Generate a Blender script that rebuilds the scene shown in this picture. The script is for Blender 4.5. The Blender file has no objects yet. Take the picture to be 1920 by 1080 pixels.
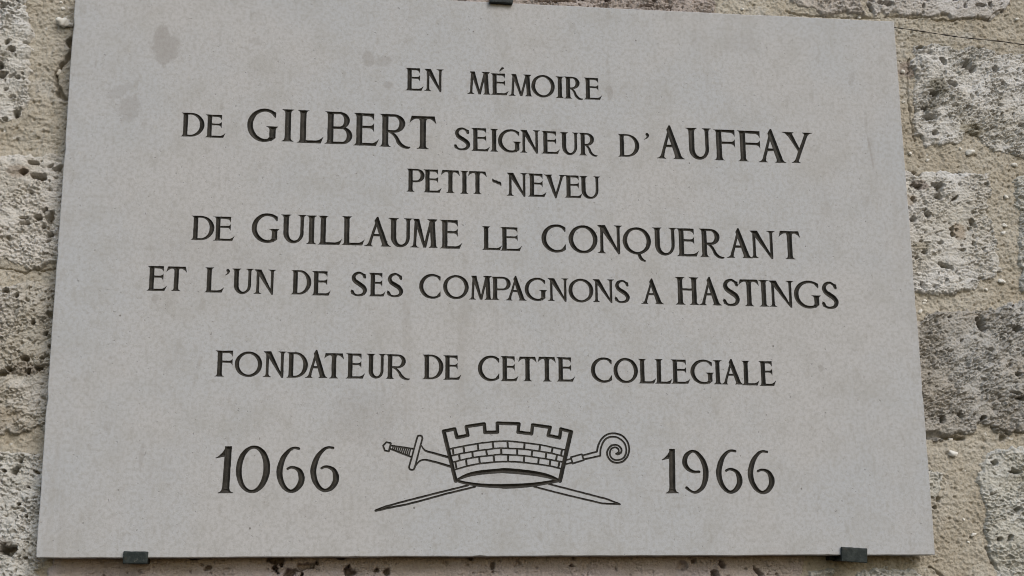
import bpy, math
import numpy as np
from mathutils import Matrix, Vector

# ------------------------------------------------------------------ camera, sky, sun, exposure
scene = bpy.context.scene
CZ = 1.95                      # height of the plaque's centre above the ground (m)
cam_d = bpy.data.cameras.new("camera")
cam = bpy.data.objects.new("camera", cam_d)
scene.collection.objects.link(cam)
cam_d.sensor_width = 36.0
cam_d.lens = 2559.0 * 36.0 / 1920.0
cam_d.clip_start = 0.02
cam_d.clip_end = 200.0
RW = ((0.991898, -0.021087, -0.125273), (-0.126766, -0.228477, -0.965261), (-0.008267, 0.973321, -0.229299))
cam.matrix_world = Matrix.Translation((-0.16806, -1.37222, CZ - 0.3492)) @ Matrix(RW).to_4x4()
scene.camera = cam

SUN_DIR = Vector((0.32, -0.72, 0.62)).normalized()
world = bpy.data.worlds.new("World")
scene.world = world
world.use_nodes = True
wn = world.node_tree.nodes
sky = wn.new("ShaderNodeTexSky")
sky.sky_type = 'NISHITA'
sky.sun_disc = False
sky.sun_elevation = math.asin(SUN_DIR.z)
sky.sun_rotation = math.atan2(SUN_DIR.x, SUN_DIR.y)
sky.air_density = 1.5
sky.dust_density = 2.0
sky.ozone_density = 1.2
world.node_tree.links.new(sky.outputs[0], wn["Background"].inputs[0])
wn["Background"].inputs[1].default_value = 0.122

sun_d = bpy.data.lights.new("sun", 'SUN')
sun_d.energy = 1.45
sun_d.angle = math.radians(32)
sun_d.color = (1.0, 0.985, 0.97)
sun = bpy.data.objects.new("sun", sun_d)
scene.collection.objects.link(sun)
sun.rotation_euler = SUN_DIR.to_track_quat('Z', 'Y').to_euler()
sun.location = (1, -2, 5)

scene.view_settings.view_transform = 'Standard'
scene.view_settings.look = 'None'
scene.view_settings.gamma = 1.0
scene.view_settings.use_curve_mapping = False
scene.view_settings.exposure = 0.06
scene.cycles.filter_width = 1.1

# ------------------------------------------------------------------ measured data (mm in the plaque's own plane)
LINES=[[[('E',-102.8,-83.7,191.2,216.6),('N',-82.5,-62.2,191.5,216.4)],[('M',-36.3,-11.8,190.0,215.6),('E',-11.1,8.1,190.0,214.5),('acute',-2.0,3.3,217.2,
222.0),('M',8.4,33.8,189.8,214.5),('O',33.1,58.5,189.2,214.8),('I',59.8,68.7,189.2,213.9),('R',69.0,89.3,189.0,214.2),('E',90.8,110.3,188.9,213.8)]],[[('D',
-334.7,-311.2,130.9,156.7),('E',-310.0,-289.5,130.6,155.6)],[('G',-267.3,-235.8,127.8,164.4),('I',-231.3,-219.5,129.2,164.5),('L',-215.7,-188.4,128.2,164.2),
('B',-187.1,-158.3,128.2,163.8),('E',-157.0,-130.4,127.5,163.4),('R',-129.8,-97.2,127.1,163.4),('T',-97.9,-69.8,126.0,162.5)],[('S',-50.4,-33.3,125.8,151.5),
('E',-32.3,-12.6,125.7,151.3),('I',-11.8,-3.9,125.7,151.0),('G',-3.5,20.8,125.2,151.3),('N',20.3,41.6,125.7,151.1),('E',43.2,62.8,125.4,150.7),('U',63.5,83.9,
124.7,150.2),('R',83.9,103.9,124.9,150.1)],[('D',126.7,150.0,124.9,150.5),('apos',155.7,161.4,145.2,152.7)],[('A',169.4,199.9,124.3,162.3),('U',202.3,230.5,
124.4,160.4),('F',233.1,256.8,124.6,159.6),('F',259.8,285.2,124.3,159.4),('A',282.9,313.8,123.9,162.3),('Y',310.7,344.8,124.4,159.6)]],[[('P',-100.7,-81.8,78.4,
103.4),('E',-82.9,-63.9,78.1,103.2),('T',-64.3,-44.7,78.1,103.1),('I',-43.8,-35.6,77.8,102.9),('T',-35.6,-16.1,77.9,102.9)],[('hyph',-10.0,-0.6,87.9,95.4)],
[('N',5.4,27.5,77.2,102.5),('E',28.0,47.6,76.9,102.4),('V',45.4,69.4,75.5,101.8),('E',67.5,86.5,76.9,101.7),('U',83.7,106.1,76.2,101.5)]],[[('D',-319.5,-296.7,
20.1,45.6),('E',-297.0,-276.0,20.0,45.3)],[('G',-258.7,-231.0,18.9,50.3),('U',-229.2,-203.7,19.2,49.5),('I',-203.0,-193.0,18.8,49.2),('L',-191.3,-166.9,18.6,
49.2),('L',-167.1,-143.6,18.7,49.4),('A',-143.6,-116.4,18.1,49.7),('U',-118.9,-94.2,17.7,48.9),('M',-96.2,-67.9,18.0,48.7),('E',-65.4,-42.2,17.6,48.4)],[('L',
-21.1,-0.3,17.2,42.7),('E',-1.8,20.7,16.9,42.3)],[('C',41.9,68.2,16.2,46.9),('O',70.9,101.7,16.1,46.6),('N',101.8,128.7,16.8,47.4),('Q',129.0,159.5,8.8,46.1),
('U',161.4,187.8,15.8,46.4),('E',187.6,211.4,15.6,46.2),('R',212.6,239.3,15.2,46.5),('A',242.3,270.2,15.2,48.1),('N',268.4,296.2,15.7,45.9),('T',300.7,324.2,
15.3,46.4)]],[[('E',-360.5,-341.1,-33.9,-8.4),('T',-341.9,-322.0,-33.7,-8.5)],[('L',-303.7,-284.5,-34.4,-8.6),('apos',-283.9,-279.2,-16.3,-9.9)],[('U',-276.7,
-255.4,-35.5,-9.2),('N',-254.5,-232.8,-34.9,-9.6)],[('D',-217.3,-197.1,-34.7,-9.3),('E',-196.3,-177.1,-35.2,-9.9)],[('S',-156.4,-140.1,-35.4,-9.3),('E',-138.5,
-121.4,-35.0,-10.5),('S',-119.5,-103.0,-35.6,-10.0)],[('C',-86.5,-64.1,-36.4,-10.2),('O',-61.7,-35.4,-36.2,-10.8),('M',-35.0,-11.1,-36.3,-11.1),('P',-11.8,8.6,
-36.2,-11.7),('A',3.4,25.2,-36.4,-10.3),('G',23.5,46.6,-36.5,-11.7),('N',47.9,69.6,-36.1,-11.9),('O',69.7,96.0,-37.1,-11.8),('N',95.7,118.3,-36.3,-11.9),('S',
119.0,134.9,-37.0,-11.9)],[('A',147.1,171.3,-37.2,-9.8)],[('H',184.4,209.6,-37.3,-7.5),('A',209.7,233.9,-37.3,-6.5),('S',235.9,254.1,-37.9,-8.0),('T',253.4,
275.6,-37.5,-8.5),('I',275.5,285.8,-37.6,-8.7),('N',286.6,314.0,-37.5,-9.0),('G',314.2,343.5,-38.7,-8.2),('S',345.0,363.3,-38.8,-8.6)]],[[('F',-289.8,-273.0,
-120.3,-94.2),('O',-270.5,-243.7,-120.4,-94.7),('N',-242.3,-220.0,-120.2,-94.2),('D',-219.2,-198.3,-120.5,-94.8),('A',-200.5,-178.5,-120.5,-92.2),('T',-181.9,
-162.4,-120.7,-95.2),('E',-160.0,-140.9,-120.6,-95.1),('U',-139.2,-120.1,-120.4,-95.2),('R',-119.8,-95.6,-120.5,-95.4)],[('D',-82.5,-61.3,-120.4,-95.2),('E',
-61.3,-43.3,-120.6,-95.6)],[('C',-25.8,-3.6,-121.6,-95.2),('E',-2.5,15.7,-121.3,-95.6),('T',16.1,34.7,-121.1,-95.8),('T',36.3,54.8,-121.1,-95.7),('E',55.7,74.5,
-121.0,-95.8)],[('C',91.7,114.1,-121.8,-95.3),('O',115.5,141.2,-121.9,-95.6),('L',141.6,160.0,-121.8,-96.3),('L',159.2,177.3,-121.9,-96.3),('E',176.5,196.5,
-121.8,-96.5),('G',197.3,222.1,-122.1,-96.0),('I',221.8,231.0,-121.9,-96.5),('A',230.0,253.5,-121.8,-95.1),('L',252.5,270.9,-122.5,-96.7),('E',271.1,288.9,
-122.8,-96.8)]],[[('1',-285.6,-267.9,-235.9,-190.1),('0',-265.5,-232.4,-235.7,-189.2),('6',-225.9,-198.5,-235.5,-189.7),('6',-192.9,-164.6,-234.7,-189.0)]],
[[('1',163.4,179.9,-235.0,-189.9),('9',184.5,212.3,-235.1,-190.6),('6',220.3,247.7,-235.3,-189.6),('6',253.8,281.9,-235.7,-190.2)]]]
EMBLEM=[('crown',0,0,[(-60.66,-173.62,3.42),(-48.54,-223.04,3.42)]),('crown',0,0,[(-60.66,-173.34,2.81),(-49.55,-170.97,2.81),(-47.35,-179.69,2.81),(-36.22,
-177.33,2.81),(-37.93,-168.4,2.81),(-19.48,-165.56,2.81),(-18.93,-174.34,2.81),(-6.1,-173.86,2.81),(-6.24,-164.68,2.81),(-5.82,-164.68,2.81),(16.01,-165.26,
2.81),(14.87,-173.69,2.81),(28.92,-175.31,2.81),(29.99,-166.19,2.81),(48.15,-168.54,2.81),(45.9,-176.9,2.81),(57.67,-179.11,2.81),(59.18,-170.08,2.81),(70.1,
-172.87,2.81)]),('crown',0,0,[(69.42,-173.26,3.66),(57.34,-222.68,3.66)]),('crown',1,0,[(-47.12,-222.1,1.56),(-36.73,-217.56,3.17),(-23.45,-214.79,3.9),(-4.43,
-213.01,4.15),(1.71,-212.8,4.64),(16.03,-213.78,4.64),(32.28,-215.6,4.39),(45.68,-218.38,3.66),(55.71,-222.22,2.44)]),('crown',1,0,[(-48.54,-222.85,1.76),
(-38.62,-225.25,2.44),(-23.49,-227.45,2.93),(-4.52,-228.33,3.42),(1.6,-228.5,4.15),(15.89,-227.9,3.9),(30.23,-226.73,3.42),(45.59,-224.42,2.93),(57.34,-222.3,
2.68)]),('crown',1,0,[(-53.79,-191.1,0.98),(-42.41,-188.66,0.98),(-25.27,-185.52,0.98),(-10.94,-183.71,0.98),(-7.65,-183.4,0.98),(3.17,-182.94,0.98),(16.31,
-183.99,0.98),(37.46,-186.52,0.98),(49.97,-189.01,0.98),(62.98,-191.51,0.98)]),('crown',1,0,[(-52.64,-198.17,0.98),(-41.46,-195.56,0.98),(-25.29,-192.82,0.98),
(-13.85,-191.32,0.98),(-7.69,-190.34,0.98),(3.79,-190.26,0.98),(21.05,-191.1,0.98),(37.37,-193.19,0.98),(49.87,-195.21,0.98),(61.61,-198.19,0.98)]),('crown',1,
0,[(-51.4,-204.48,0.98),(-38.61,-201.4,0.98),(-25.31,-198.96,0.98),(-11.01,-197.46,0.98),(-7.73,-196.78,0.98),(3.74,-196.72,0.98),(20.98,-197.76,0.98),(35.36,
-199.58,0.98),(49.77,-201.87,0.98),(60.54,-203.91,0.98)]),('crown',1,0,[(-49.21,-211.99,0.98),(-38.61,-208.93,0.98),(-25.33,-206.04,0.98),(-9.14,-204.26,0.98),
(-7.77,-204.07,0.98),(6.56,-203.71,0.98),(20.91,-204.58,0.98),(35.28,-206.22,0.98),(47.75,-208.05,0.98),(58.5,-210.56,0.98)]),('crown',0,0,[(-51.61,-190.62,
1.36),(-50.94,-196.28,1.36)]),('crown',0,0,[(-40.7,-188.65,1.36),(-40.03,-194.32,1.36)]),('crown',0,0,[(-26.23,-186.0,1.36),(-25.76,-191.4,1.36)]),('crown',0,0,
[(-10.95,-184.66,1.36),(-10.5,-189.88,1.36)]),('crown',0,0,[(-45.25,-197.19,1.36),(-44.49,-201.62,1.36)]),('crown',0,0,[(-31.77,-194.56,1.36),(-31.3,-199.0,
1.36)]),('crown',0,0,[(-17.67,-192.77,1.36),(-16.92,-197.03,1.36)]),('crown',0,0,[(-2.57,-191.25,1.36),(-2.41,-195.99,1.36)]),('crown',0,0,[(-48.84,-204.75,
1.36),(-47.89,-209.91,1.36)]),('crown',0,0,[(-38.33,-202.05,1.36),(-37.48,-206.86,1.36)]),('crown',0,0,[(-24.84,-199.91,1.36),(-24.18,-204.81,1.36)]),('crown',
0,0,[(-10.06,-198.41,1.36),(-9.61,-203.6,1.36)]),('crown',0,0,[(4.03,-183.89,1.36),(4.56,-189.78,1.36)]),('crown',0,0,[(21.59,-185.1,1.36),(21.05,-190.44,
1.36)]),('crown',0,0,[(37.45,-186.9,1.36),(36.71,-191.96,1.36)]),('crown',0,0,[(50.15,-189.97,1.36),(49.11,-194.45,1.36)]),('crown',0,0,[(59.88,-191.82,1.36),
(59.04,-195.92,1.36)]),('crown',0,0,[(-2.44,-191.54,1.36),(-2.28,-195.99,1.36)]),('crown',0,0,[(13.75,-191.63,1.36),(13.89,-196.37,1.36)]),('crown',0,0,[(29.19,
-193.24,1.36),(28.66,-197.24,1.36)]),('crown',0,0,[(43.61,-194.77,1.36),(43.07,-199.06,1.36)]),('crown',0,0,[(54.67,-197.09,1.36),(53.64,-201.38,1.36)]),
('crown',0,0,[(4.5,-197.85,1.36),(4.46,-202.59,1.36)]),('crown',0,0,[(20.97,-198.42,1.36),(20.53,-203.73,1.36)]),('crown',0,0,[(35.83,-200.52,1.36),(35.29,
-205.08,1.36)]),('crown',0,0,[(47.64,-202.64,1.36),(47.0,-207.11,1.36)]),('crown',0,0,[(56.97,-204.21,1.36),(55.92,-209.44,1.36)]),('sword_hilt',0,1,[(-87.69,
-180.46,1.07),(-86.76,-178.47,1.07),(-84.88,-177.89,1.07),(-82.89,-178.63,1.07),(-82.21,-180.71,1.07),(-89.8,-210.29,1.07),(-90.64,-211.98,1.07),(-92.51,
-212.64,1.07),(-94.76,-211.72,1.07),(-95.44,-209.76,1.07)]),('sword_hilt',0,1,[(-121.63,-188.52,1.07),(-118.3,-184.83,1.07),(-113.88,-185.84,1.07),(-114.5,
-188.85,1.07),(-115.75,-194.12,1.07),(-119.69,-193.3,1.07)]),('sword_hilt',0,0,[(-113.67,-188.19,1.07),(-91.75,-191.34,1.07)]),('sword_hilt',0,0,[(-114.56,
-191.49,1.07),(-93.56,-199.44,1.07)]),('sword_hilt',0,0,[(-111.31,-188.67,0.68),(-112.46,-192.37,0.68)]),('sword_hilt',0,0,[(-109.39,-188.94,0.68),(-110.62,
-193.08,0.68)]),('sword_hilt',0,0,[(-107.47,-189.21,0.68),(-108.79,-193.78,0.68)]),('sword_hilt',0,0,[(-105.55,-189.49,0.68),(-106.96,-194.48,0.68)]),
('sword_hilt',0,0,[(-103.63,-189.76,0.68),(-105.12,-195.19,0.68)]),('sword_hilt',0,0,[(-101.71,-190.03,0.68),(-103.29,-195.89,0.68)]),('sword_hilt',0,0,
[(-99.79,-190.31,0.68),(-101.45,-196.59,0.68)]),('sword_hilt',0,0,[(-97.86,-190.58,0.68),(-99.62,-197.29,0.68)]),('sword_hilt',0,0,[(-95.94,-190.86,0.68),
(-97.78,-198.0,0.68)]),('sword_hilt',0,0,[(-94.02,-191.13,0.68),(-95.95,-198.7,0.68)]),('sword_hilt',1,0,[(-83.1,-188.27,0.68),(-81.2,-191.28,0.98),(-78.35,
-193.52,1.36),(-70.8,-195.55,1.56),(-54.9,-199.98,1.85)]),('sword_hilt',1,0,[(-88.42,-207.76,0.68),(-85.81,-204.46,0.98),(-82.53,-202.57,1.17),(-77.36,-202.54,
1.36),(-66.03,-205.3,1.66),(-52.99,-209.19,1.85)]),('sword_blade',0,0,[(46.05,-226.11,1.17),(53.22,-227.88,1.17),(105.96,-241.24,1.17),(117.94,-245.94,1.17)]),
('sword_blade',0,0,[(30.69,-228.7,1.17),(58.85,-235.87,1.17),(100.06,-245.4,1.17),(108.74,-245.86,1.17),(118.42,-246.22,1.17)]),('crosier_staff',0,0,[(-36.26,
-227.68,1.27),(-70.6,-236.15,1.27),(-105.08,-245.02,1.27),(-118.04,-248.72,1.27),(-127.72,-252.32,1.27)]),('crosier_staff',0,0,[(-29.17,-229.06,1.27),(-58.4,
-236.13,1.27),(-83.66,-243.14,1.27),(-98.55,-246.85,1.27),(-114.31,-249.92,1.27),(-127.71,-252.87,1.27)]),('crosier_staff',0,0,[(-128.17,-252.69,1.36),(-123.56,
-251.49,2.68)]),('crosier_crook',0,0,[(63.77,-201.8,1.07),(69.11,-200.63,1.07)]),('crosier_crook',0,0,[(62.73,-206.08,1.07),(70.49,-204.43,1.07)]),
('crosier_crook',0,1,[(68.95,-198.82,1.07),(80.34,-195.8,1.07),(82.25,-201.8,1.07),(70.66,-205.28,1.07)]),('crosier_crook',0,0,[(81.29,-196.94,1.17),(95.65,
-193.22,1.17)]),('crosier_crook',0,0,[(82.18,-200.94,1.17),(99.25,-197.41,1.17)]),('crosier_crook',1,0,[(95.95,-193.03,1.27),(97.35,-187.27,1.27),(100.11,
-181.49,1.27),(104.62,-176.94,1.27),(110.55,-174.39,1.27),(117.4,-174.62,1.27),(123.22,-176.99,1.27),(127.5,-181.78,1.27),(129.57,-188.02,1.27),(129.12,-193.79,
1.27),(127.02,-198.59,1.27),(122.51,-202.92,1.27),(116.61,-204.39,1.27),(111.29,-202.98,1.27),(107.96,-199.65,1.27),(106.42,-194.88,1.27),(107.7,-190.56,1.27),
(110.71,-187.18,1.27),(114.65,-186.0,1.27),(118.54,-186.94,1.27),(121.39,-189.99,1.27),(121.3,-193.35,1.27),(118.31,-195.58,1.27),(115.88,-195.02,1.27)]),
('crosier_crook',1,0,[(99.45,-197.31,1.17),(99.79,-191.09,1.17),(101.68,-185.32,1.17),(105.02,-180.5,1.17),(109.97,-178.05,1.17),(116.33,-178.01,1.17),(121.16,
-180.57,1.17),(124.78,-184.2,1.17),(126.59,-189.48,1.17),(126.15,-194.76,1.17),(123.59,-199.09,1.17),(119.13,-201.32,1.17),(114.26,-201.34,1.17),(110.9,-199.16,
1.17),(109.34,-195.34,1.17),(110.32,-191.02,1.17),(113.11,-188.9,1.17),(116.53,-188.87,1.17),(118.72,-191.16,1.17),(118.36,-193.66,1.17),(116.37,-195.2,1.17)])]
STONES={'L1': [(-620.2,355.7),(-510.8,362.0),(-507.5,299.9),(-501.1,263.4),(-495.8,227.2),(-494.4,191.3),(-494.4,167.5),(-501.2,150.7),(-522.3,145.2),(-601.4,
139.9)],'L2': [(-599.1,113.9),(-519.8,112.6),(-488.1,116.0),(-463.9,114.6),(-428.7,112.3),(-421.7,-3.5),(-452.5,-1.5),(-479.4,-7.7),(-511.3,-1.2),(-589.5,3.6)],
'L3': [(-586.4,-32.3),(-509.3,-27.9),(-478.4,-22.8),(-430.9,-26.2),(-421.0,-184.1),(-458.0,-168.4),(-477.7,-179.2),(-498.3,-175.1),(-573.5,-179.9)],
'L4': [(-572.2,-195.6),(-496.6,-197.7),(-461.2,-196.0),(-451.4,-205.4),(-450.8,-272.9),(-451.8,-303.6),(-443.9,-403.6),(-554.2,-402.1)],'B1': [(-444.8,-273.0),
(-75.5,-273.5),(315.6,-274.0),(317.6,-317.8),(309.6,-376.8),(-438.3,-369.1)],'B2': [(321.5,-311.3),(349.2,-310.8),(350.6,-377.3),(317.5,-376.9)],'B3': [(378.1,
-312.6),(432.6,-310.7),(449.6,-318.5),(450.5,-378.3),(373.6,-377.5)],'T0': [(-435.9,417.5),(-199.0,425.9),(-195.5,278.4),(-427.0,267.1)],'T1': [(-175.2,420.8),
(229.1,432.3),(245.3,366.0),(251.3,287.3),(-172.1,267.0)],'T2a': [(343.2,439.2),(434.6,444.8),(425.7,335.5),(428.3,317.7),(388.5,316.3),(350.4,318.4),(339.4,
325.8)],'T2b': [(442.5,445.3),(619.8,456.0),(607.7,344.9),(597.9,332.2),(584.9,321.4),(543.9,318.7),(478.7,317.5),(439.9,317.6),(432.8,326.6)],'T3': [(653.9,
458.1),(746.9,463.8),(732.2,337.6),(650.9,330.8),(642.5,346.7)],'R1': [(483.4,278.5),(514.9,284.0),(540.6,281.2),(579.5,277.7),(605.5,274.9),(725.0,274.9),
(710.5,150.4),(606.4,151.9),(568.0,155.1),(555.2,169.4),(541.1,176.6),(527.2,164.5),(491.6,158.8),(478.7,171.1),(476.4,206.4),(482.0,245.6)],'R2': [(438.7,
127.1),(559.1,128.6),(559.9,81.9),(560.1,56.9),(562.8,32.2),(562.3,13.7),(547.6,4.2),(530.8,-8.4),(502.5,-10.8),(428.7,-7.6)],'R2b': [(596.2,127.3),(709.0,
137.4),(691.5,-14.2),(587.4,-7.2),(585.6,39.0),(589.3,70.2),(591.4,117.6)],'R3': [(425.9,-44.9),(469.0,-42.9),(507.2,-28.9),(544.2,-32.4),(576.4,-22.7),(691.5,
-14.2),(674.7,-158.9),(593.4,-163.1),(562.3,-166.8),(538.2,-163.0),(525.3,-157.3),(507.2,-169.0),(482.5,-173.2),(464.6,-171.1),(416.8,-168.0)],'R4': [(537.2,
-186.1),(572.9,-184.2),(672.0,-182.4),(644.6,-418.4),(537.8,-417.0),(530.7,-318.9),(520.7,-285.5),(522.6,-251.8),(514.4,-223.5),(521.3,-200.6)],'R5': [(460.5,
-206.6),(475.7,-211.1),(476.6,-229.3),(465.1,-237.8),(450.3,-236.1),(448.5,-206.7)]}
PITS=[(453.8,331.6,9.1,2.8,0),(499.2,329.9,2.8,3.4,0),(536.2,342.6,11.4,2.8,0),(550.5,333.9,2.0,3.4,0),(568.4,334.8,6.8,2.3,0),(580.8,334.0,2.8,4.6,0),(435.4,
326.7,2.3,5.7,30),(518.3,263.0,4.6,4.6,0),(546.8,262.9,5.7,7.4,30),(552.5,253.9,5.1,5.1,0),(501.9,221.7,4.6,5.1,0),(494.4,192.9,8.0,3.4,0),(579.4,255.1,4.6,4.0,
0),(587.6,238.3,3.4,2.8,0),(526.8,234.4,5.7,4.6,0),(489.8,278.8,4.6,2.3,10),(563.6,282.2,3.4,2.3,0),(498.0,173.7,5.1,3.4,20),(606.8,188.1,4.6,2.8,0),(551.2,
181.5,4.0,2.8,0),(498.4,110.2,9.1,5.1,0),(497.4,98.9,5.1,4.0,0),(467.5,94.2,3.4,4.0,0),(481.9,78.4,5.7,4.6,30),(464.5,71.7,4.6,3.4,0),(494.8,44.7,2.8,2.8,0),
(534.3,44.5,2.3,2.8,0),(545.8,39.2,2.8,2.3,0),(510.0,61.8,3.4,2.3,0),(510.7,55.0,3.4,2.8,0),(498.8,18.3,8.0,2.8,-25),(519.2,37.3,4.0,1.7,0),(471.3,126.3,3.4,
2.3,0),(472.0,111.2,6.8,2.0,0),(555.3,115.2,3.4,1.7,0),(475.2,33.7,2.8,1.7,0),(466.0,27.3,3.4,1.7,30),(518.2,98.2,5.7,1.7,35),(535.3,70.0,3.4,4.6,0),(532.1,
62.4,2.8,2.3,0),(473.1,46.6,2.8,1.7,0),(533.6,-46.5,5.1,7.4,25),(538.0,-52.4,5.7,4.0,0),(481.2,-153.0,4.0,5.1,0),(571.6,-103.3,4.6,2.3,0),(527.0,-151.4,5.1,3.4,
30),(576.7,-51.2,5.7,3.4,0),(572.2,-129.3,8.0,3.4,0),(566.5,-123.5,6.8,1.7,-10),(474.4,-58.9,1.7,1.7,0),(501.0,-148.8,2.8,3.4,0),(-527.9,279.2,5.1,2.8,20),
(-521.4,278.9,2.3,2.3,0),(-527.2,210.8,4.0,5.1,0),(-523.7,200.8,5.7,4.6,0),(-521.0,237.0,3.4,2.3,30),(-508.4,198.5,2.8,2.3,0),(-511.8,177.5,4.0,2.3,0),(-518.8,
185.5,2.3,1.7,0),(-505.5,158.2,4.6,4.0,0),(-517.5,152.4,2.8,2.3,0),(-515.6,229.4,4.6,3.4,0),(-494.6,94.3,4.6,2.8,0),(-478.3,90.2,7.4,4.6,0),(-474.4,87.5,3.4,
2.8,0),(-485.1,72.7,2.8,2.3,0),(-476.9,46.6,4.0,3.4,0),(-464.1,45.3,3.4,8.0,-15),(-470.9,36.5,2.3,2.3,0),(-463.4,27.6,4.6,3.4,0),(-470.5,54.2,2.3,4.6,-40),
(-484.6,105.1,6.8,2.3,0),(-466.8,102.8,4.6,2.3,30),(-460.2,99.5,5.1,2.8,30),(-464.6,21.4,3.4,1.7,20),(-491.1,45.6,4.0,1.7,0),(-489.1,40.0,4.6,2.3,0),(-502.8,
-31.6,4.6,2.3,25),(-492.1,-35.3,2.3,2.8,0),(-459.7,-75.0,2.3,2.3,0),(-478.1,-100.4,6.3,2.8,-10),(-465.0,-110.5,4.0,4.0,0),(-474.6,-113.3,2.8,3.4,0),(-493.8,
-111.4,2.8,2.3,0),(-500.2,-115.3,5.7,3.4,0),(-462.7,-99.6,3.4,2.3,0),(-474.5,-63.1,2.3,2.3,0),(-477.0,-202.9,2.3,2.3,0),(-481.3,-212.9,5.7,3.4,20),(-490.4,
-212.9,2.3,2.3,0),(-480.8,-289.2,10.3,6.3,10),(-466.5,-228.5,2.8,2.3,0),(-461.0,-213.3,4.6,1.7,-30),(-473.9,-245.1,2.8,2.3,0),(-467.1,-256.5,2.3,1.7,0),(-465.2,
-296.9,2.8,1.7,0),(-223.7,-300.4,8.0,9.1,0),(-210.3,-312.4,10.3,4.6,0),(-194.8,-305.7,13.7,3.4,8),(-160.7,-296.5,6.8,2.8,0),(-152.5,-311.1,5.7,5.7,0),(-126.0,
-310.2,3.4,2.3,0),(-115.3,-311.3,5.1,3.4,0),(-300.7,-296.5,7.4,2.8,0),(-8.9,-306.6,2.3,4.6,0),(72.6,-306.4,3.4,2.3,0),(229.2,-306.5,3.4,5.7,20),(222.0,-315.1,
4.6,4.6,0),(267.5,-313.2,5.7,2.8,-30),(199.9,-302.6,3.4,2.3,0),(-291.0,-306.9,4.6,2.3,20),(-32.2,-298.0,4.6,2.3,0),(125.8,318.8,4.6,2.8,0),(64.7,315.1,17.1,1.7,
6),(168.6,313.2,8.0,1.7,8),(193.4,313.1,6.8,1.7,8),(96.4,318.6,5.7,2.3,0),(178.2,321.5,3.4,2.3,0),(536.0,-199.4,5.1,2.8,20),(558.2,-208.5,6.8,3.4,0),(545.1,
-281.1,3.4,5.1,-20),(534.3,-281.1,3.4,2.3,0),(572.2,-251.8,4.6,3.4,0),(549.6,-171.6,5.7,2.8,0),(557.3,-249.0,4.6,2.8,20),(469.3,-237.8,2.8,3.4,0),(465.5,-247.3,
2.8,2.8,0)]
CRACKS=[[(-454.4,246.1),(-459.7,242.2),(-457.4,232.0),(-460.5,221.6),(-466.0,213.5),(-468.6,203.2),(-468.5,192.4),(-465.7,182.9),(-457.8,178.5)],[(459.8,
-170.5),(476.8,-169.8),(488.6,-173.2),(504.4,-173.1)],[(336.3,316.4),(369.1,312.7),(426.8,314.3),(478.6,316.2),(530.6,316.1),(576.8,319.0),(597.7,330.8)],
[(-511.0,-5.7),(-500.2,-9.9),(-487.0,-11.8),(-479.4,-7.7),(-471.3,-11.4),(-453.4,-4.3)],[(40.5,314.5),(89.0,314.4)],[(477.8,265.1),(473.9,232.2),(471.3,206.2),
(474.3,180.5),(476.9,164.6)],[(538.5,-160.1),(553.1,-166.9),(574.6,-166.7)],[(454.5,-308.6),(462.3,-314.1),(467.8,-318.6)],[(520.2,-291.1),(526.9,-308.9),
(535.2,-321.7)]]
PEBBLES=[(539.5,152.2,3.7),(529.7,157.0,1.4),(489.5,142.2,1.7),(469.8,149.8,1.8),(593.1,140.0,2.3),(490.2,-190.0,3.7),(563.9,2.4,2.8),(478.5,-8.6,3.1),(465.7,
-5.2,2.0),(473.7,-20.8,1.7),(486.8,-13.3,2.0),(468.6,248.6,2.3),(613.3,319.9,1.8),(281.3,315.5,1.7),(-467.2,279.2,1.5),(-469.9,286.5,1.3),(-465.6,262.7,4.6),
(-458.2,260.0,2.8),(571.1,58.3,2.3),(574.5,67.8,2.0),(579.0,101.3,2.0),(472.3,-23.9,1.4),(545.3,-7.2,1.4),(477.3,311.9,1.1),(421.9,314.5,1.7),(465.6,210.7,1.1),
(496.2,-260.0,1.4),(506.1,-275.8,1.7),(500.1,-283.6,1.3),(-468.1,209.0,2.8),(490.9,-174.4,2.0),(466.5,-33.7,2.0)]
WIRE=[(437.1,301.7),(460.1,299.5),(485.0,296.1),(513.8,292.8),(539.6,290.0),(559.0,289.0),(585.0,287.5),(617.5,284.4),(676.5,279.7),(709.5,276.6)]

# ------------------------------------------------------------------ numpy noise
def _lat(seed):
    return np.random.RandomState(seed).rand(256, 256, 2)
_L = {}
def gnoise(x, y, seed):
    if seed not in _L:
        a = _lat(seed)[..., 0] * 2 * np.pi
        _L[seed] = (np.cos(a), np.sin(a))
    gx, gy = _L[seed]
    xi = np.floor(x).astype(int); yi = np.floor(y).astype(int)
    fx = x - xi; fy = y - yi
    u = fx * fx * fx * (fx * (fx * 6 - 15) + 10); v = fy * fy * fy * (fy * (fy * 6 - 15) + 10)
    def d(ix, iy, ax, ay):
        i, j = ix & 255, iy & 255
        return gx[i, j] * ax + gy[i, j] * ay
    a = d(xi, yi, fx, fy); b = d(xi + 1, yi, fx - 1, fy)
    c = d(xi, yi + 1, fx, fy - 1); e = d(xi + 1, yi + 1, fx - 1, fy - 1)
    return 1.5 * ((a * (1 - u) + b * u) * (1 - v) + (c * (1 - u) + e * u) * v)
def fbm(x, y, lam, octv, seed, gain=0.5):
    r = 0; amp = 1.0
    for k in range(octv):
        r = r + amp * gnoise(x / lam + 17.3 * k, y / lam + 9.1 * k, seed + k)
        lam *= 0.5; amp *= gain
    return r
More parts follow.
